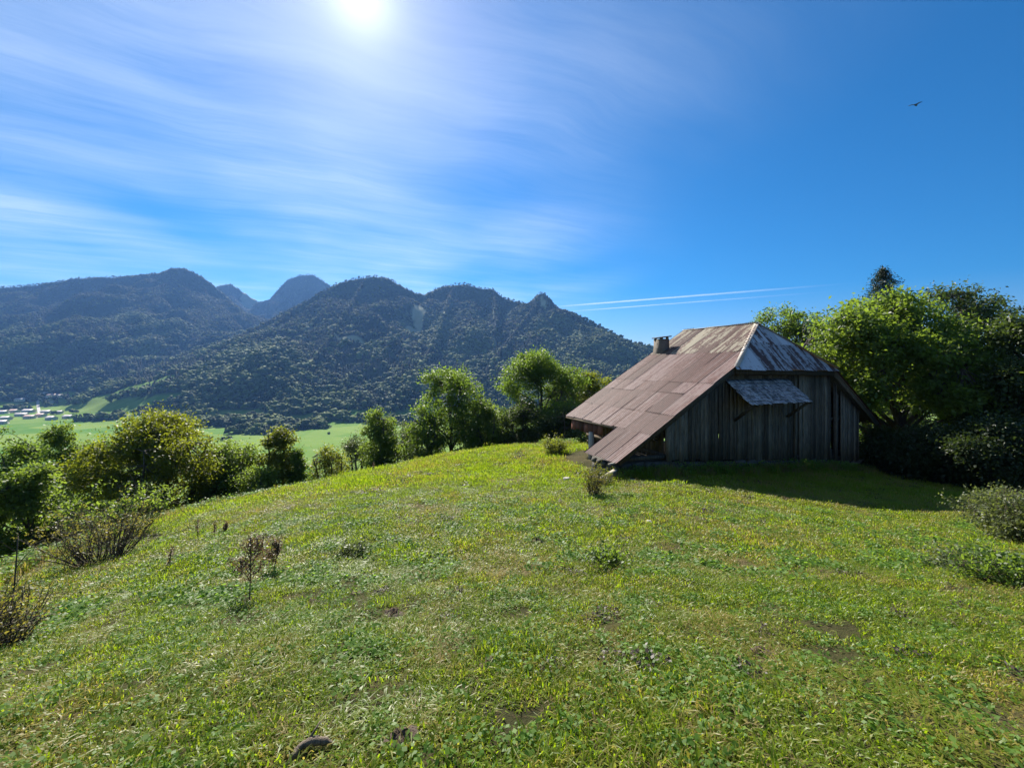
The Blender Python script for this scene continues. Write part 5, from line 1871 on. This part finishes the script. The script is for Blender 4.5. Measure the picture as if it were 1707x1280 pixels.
# ------------------------------------------------------------------ things lying about
def fallen_branch():
    rs = np.random.default_rng(4)
    p = at(515, 1235, 1.92)
    z = ground(p[0], p[1])
    pts = np.array([[-0.075, -0.13, -0.05], [-0.06, -0.075, 0.01], [-0.03, -0.02, 0.045], [0.02, 0.0, 0.055], [0.08, 0.0, 0.05], [0.13, -0.005, 0.035]])
    t = np.linspace(0, 5, 26)
    pts = np.stack([np.interp(t, np.arange(6), pts[:, k]) for k in range(3)], 1)
    pts[1:-1] = (pts[:-2] + pts[1:-1] * 2 + pts[2:]) / 4
    pts += rs.normal(size=pts.shape) * 0.0015
    pts[:, 2] -= 0.012
    rad = np.interp(t, np.arange(6), [0.010, 0.015, 0.020, 0.019, 0.014, 0.004]) * (1 + 0.14 * rs.normal(size=26))
    g = Geo(); g.tube(pts, rad, 9)
    g.tube(np.array([[0.0, 0.0, 0.045], [0.02, 0.02, 0.075], [0.03, 0.05, 0.09]]), [0.007, 0.005, 0.003], 5)
    o = add('fallen_branch', g.mesh('fallen_branch', MAT['bark_pale'], True), None, (p[0], p[1], z))
    tag(o, 'short curved piece of grey dead branch lying in the foreground grass', 'branch')


fallen_branch()


def loose_stone(px, py, depth, s, label, mat='stone_pale', seed=1, grp=None, sink=0.3):
    rs = np.random.default_rng(seed)
    iv, fi = ICO2
    v = np.sign(iv) * np.abs(iv) ** 0.75 * (1 + rs.normal(size=(len(iv), 1)) * 0.1) * np.array([s, s * 0.8, s * 0.55])
    p = at(px, py, depth)
    o = add('loose_stone', mesh_np('loose_stone', v, fi, MAT[mat]), None, (p[0], p[1], ground(p[0], p[1]) + s * (0.4 - sink * 0.5)))
    tag(o, label, 'stone', grp)


loose_stone(1053, 806, 14.9, 0.15, 'pale stone lying in the grass at the edge of the barn shadow', seed=1)
loose_stone(1041, 800, 15.0, 0.17, 'stone beside the weathered plank under the low eave', 'stone', 2)
loose_stone(1068, 803, 15.2, 0.13, 'stone in the shade right of the pale stone', 'stone', 3)
loose_stone(945, 792, 15.6, 0.15, 'flat stone in the sunny grass left of the barn', 'stone_pale', 4)
loose_stone(1082, 880, 8.5, 0.07, 'small whitish stone in the open grass before the barn', 'stone_pale', 5)


def loose_plank(a, b, w, label):
    a, b = np.array(a), np.array(b)
    c = (a + b) / 2
    g = Geo(); g.bar(a - c, b - c, w, 0.05)
    tag(add('loose_plank', g.mesh('loose_plank', MAT['twig_pale']), None, c), label, 'plank')


_a, _b = at(1002, 798, 14.6), at(1026, 783, 15.1)
loose_plank(_a, _b, 0.16, 'weathered pale plank leaning against the stones under the low eave')
_a, _b = at(1015, 774, 14.95), at(1032, 770, 15.3)
loose_plank(_a, _b, 0.08, 'short pale plank end sticking out under the roof corner')


# earth thrown up by moles and hooves
MAT['soil'] = plain_mat('soil', (0.075, 0.052, 0.035), 0.95, 0.5, 25.0, 1.0)


def clod(px, py, depth, w, label, seed):
    rs = np.random.default_rng(seed)
    p = at(px, py, depth)
    n, m = 22, 7
    V, Q = [], []
    for j in range(m):
        t = j / (m - 1)
        for i in range(n):
            th = i / n * 6.283
            r = w * t * (1 + 0.25 * math.sin(2 * th + seed) + 0.12 * rs.normal())
            V.append((r * math.cos(th), r * math.sin(th) * 0.8, w * 0.30 * (1 - t * t) * (1 + 0.5 * rs.normal()) if j < m - 1 else -0.04))
    V = np.array(V)
    V[:n] = V[:n].mean(0)
    for k in range(len(V)):
        V[k, 2] += ground(p[0] + V[k, 0], p[1] + V[k, 1])
    z = ground(p[0], p[1])
    V[:, 2] -= z
    for j in range(m - 1):
        for i in range(n):
            Q.append((j * n + i, (j + 1) * n + i, (j + 1) * n + (i + 1) % n, j * n + (i + 1) % n))
    tag(add('earth_mound', mesh_np('earth_mound', V, np.array(Q), MAT['soil']), None, (p[0], p[1], z)), label, 'earth mound', 'bare earth patches in the turf')


clod(210, 1005, 5.2, 0.13, 'bare earth mound left of the tall dead stalk', 1)
clod(520, 1030, 4.6, 0.12, 'dark earth mound right of the tall dead stalk', 2)
clod(590, 1012, 4.9, 0.12, 'earth mound next to the dark one, a little farther right', 3)
clod(658, 1052, 3.9, 0.12, 'dark twiggy earth hollow near the middle of the foreground', 4)
clod(815, 1145, 2.7, 0.09, 'bare earth spot in the centre of the near grass', 5)
clod(668, 1250, 1.95, 0.10, 'large bare earth patch right of the fallen branch', 6)
clod(1430, 975, 5.4, 0.12, 'long dark bare earth patch in the right meadow', 7)
clod(1375, 968, 5.5, 0.10, 'brown earth patch left of the long dark one in the right meadow', 8)
clod(1270, 1115, 3.0, 0.09, 'bare earth spot in the lower right meadow', 9)
clod(725, 930, 6.5, 0.12, 'small dark earth mound in the middle distance of the meadow', 10)
clod(895, 905, 7.2, 0.14, 'dark earth mound in the middle of the meadow', 11)


# a bird high on the right
def bird():
    p = at(1526, 176, 26)
    root = empty('bird', p, 'small dark bird flying high in the blue sky on the right', 'bird')
    g = Geo()
    g.tube([[-0.17, 0, 0], [-0.1, 0, 0.01], [0.0, 0, 0.02], [0.1, 0, 0.025], [0.15, 0, 0.03], [0.18, 0, 0.025]], [0.012, 0.03, 0.05, 0.045, 0.03, 0.006], 7)
    add('body', g.mesh('body', MAT['slate'], True), root)
    for s in (-1, 1):
        V = [(0.07, 0, 0.04), (-0.06, 0, 0.04), (-0.05, s * 0.16, 0.10), (0.06, s * 0.16, 0.11), (-0.09, s * 0.34, 0.07), (-0.03, s * 0.33, 0.075)]
        V = np.array(V); W = np.vstack([V, V - [0, 0, 0.008]])
        Q = [[0, 1, 2, 3], [3, 2, 4, 5], [9, 8, 7, 6], [11, 10, 8, 9], [0, 3, 9, 6], [3, 5, 11, 9], [5, 4, 10, 11], [4, 2, 8, 10], [2, 1, 7, 8]]
        add('wing', mesh_np('wing', W, np.array(Q), MAT['slate']), root)
    root.rotation_euler = (0.2, 0.1, 0.4)


bird()


# ------------------------------------------------------------------ haze
def build_haze():
    g = Geo()
    x0, x1, y0, y1, z0, z1 = -9400, 8400, -3400, 9400, -1600, 900
    g.box8([(x0, y0, z0), (x1, y0, z0), (x1, y1, z0), (x0, y1, z0), (x0, y0, z1), (x1, y0, z1), (x1, y1, z1), (x0, y1, z1)])
    m, n, l, out = new_mat('haze')
    pv = N(n, 'ShaderNodeVolumePrincipled', inp={'Color': (0.17, 0.38, 0.85, 1), 'Density': HAZE, 'Anisotropy': 0.35})
    l.new(pv.outputs[0], out.inputs['Volume'])
    o = tag(add('haze', g.mesh('haze', m)), 'thin blue haze over the valley and the mountains', 'haze', kind='stuff')


HAZE = 0.000085
build_haze()
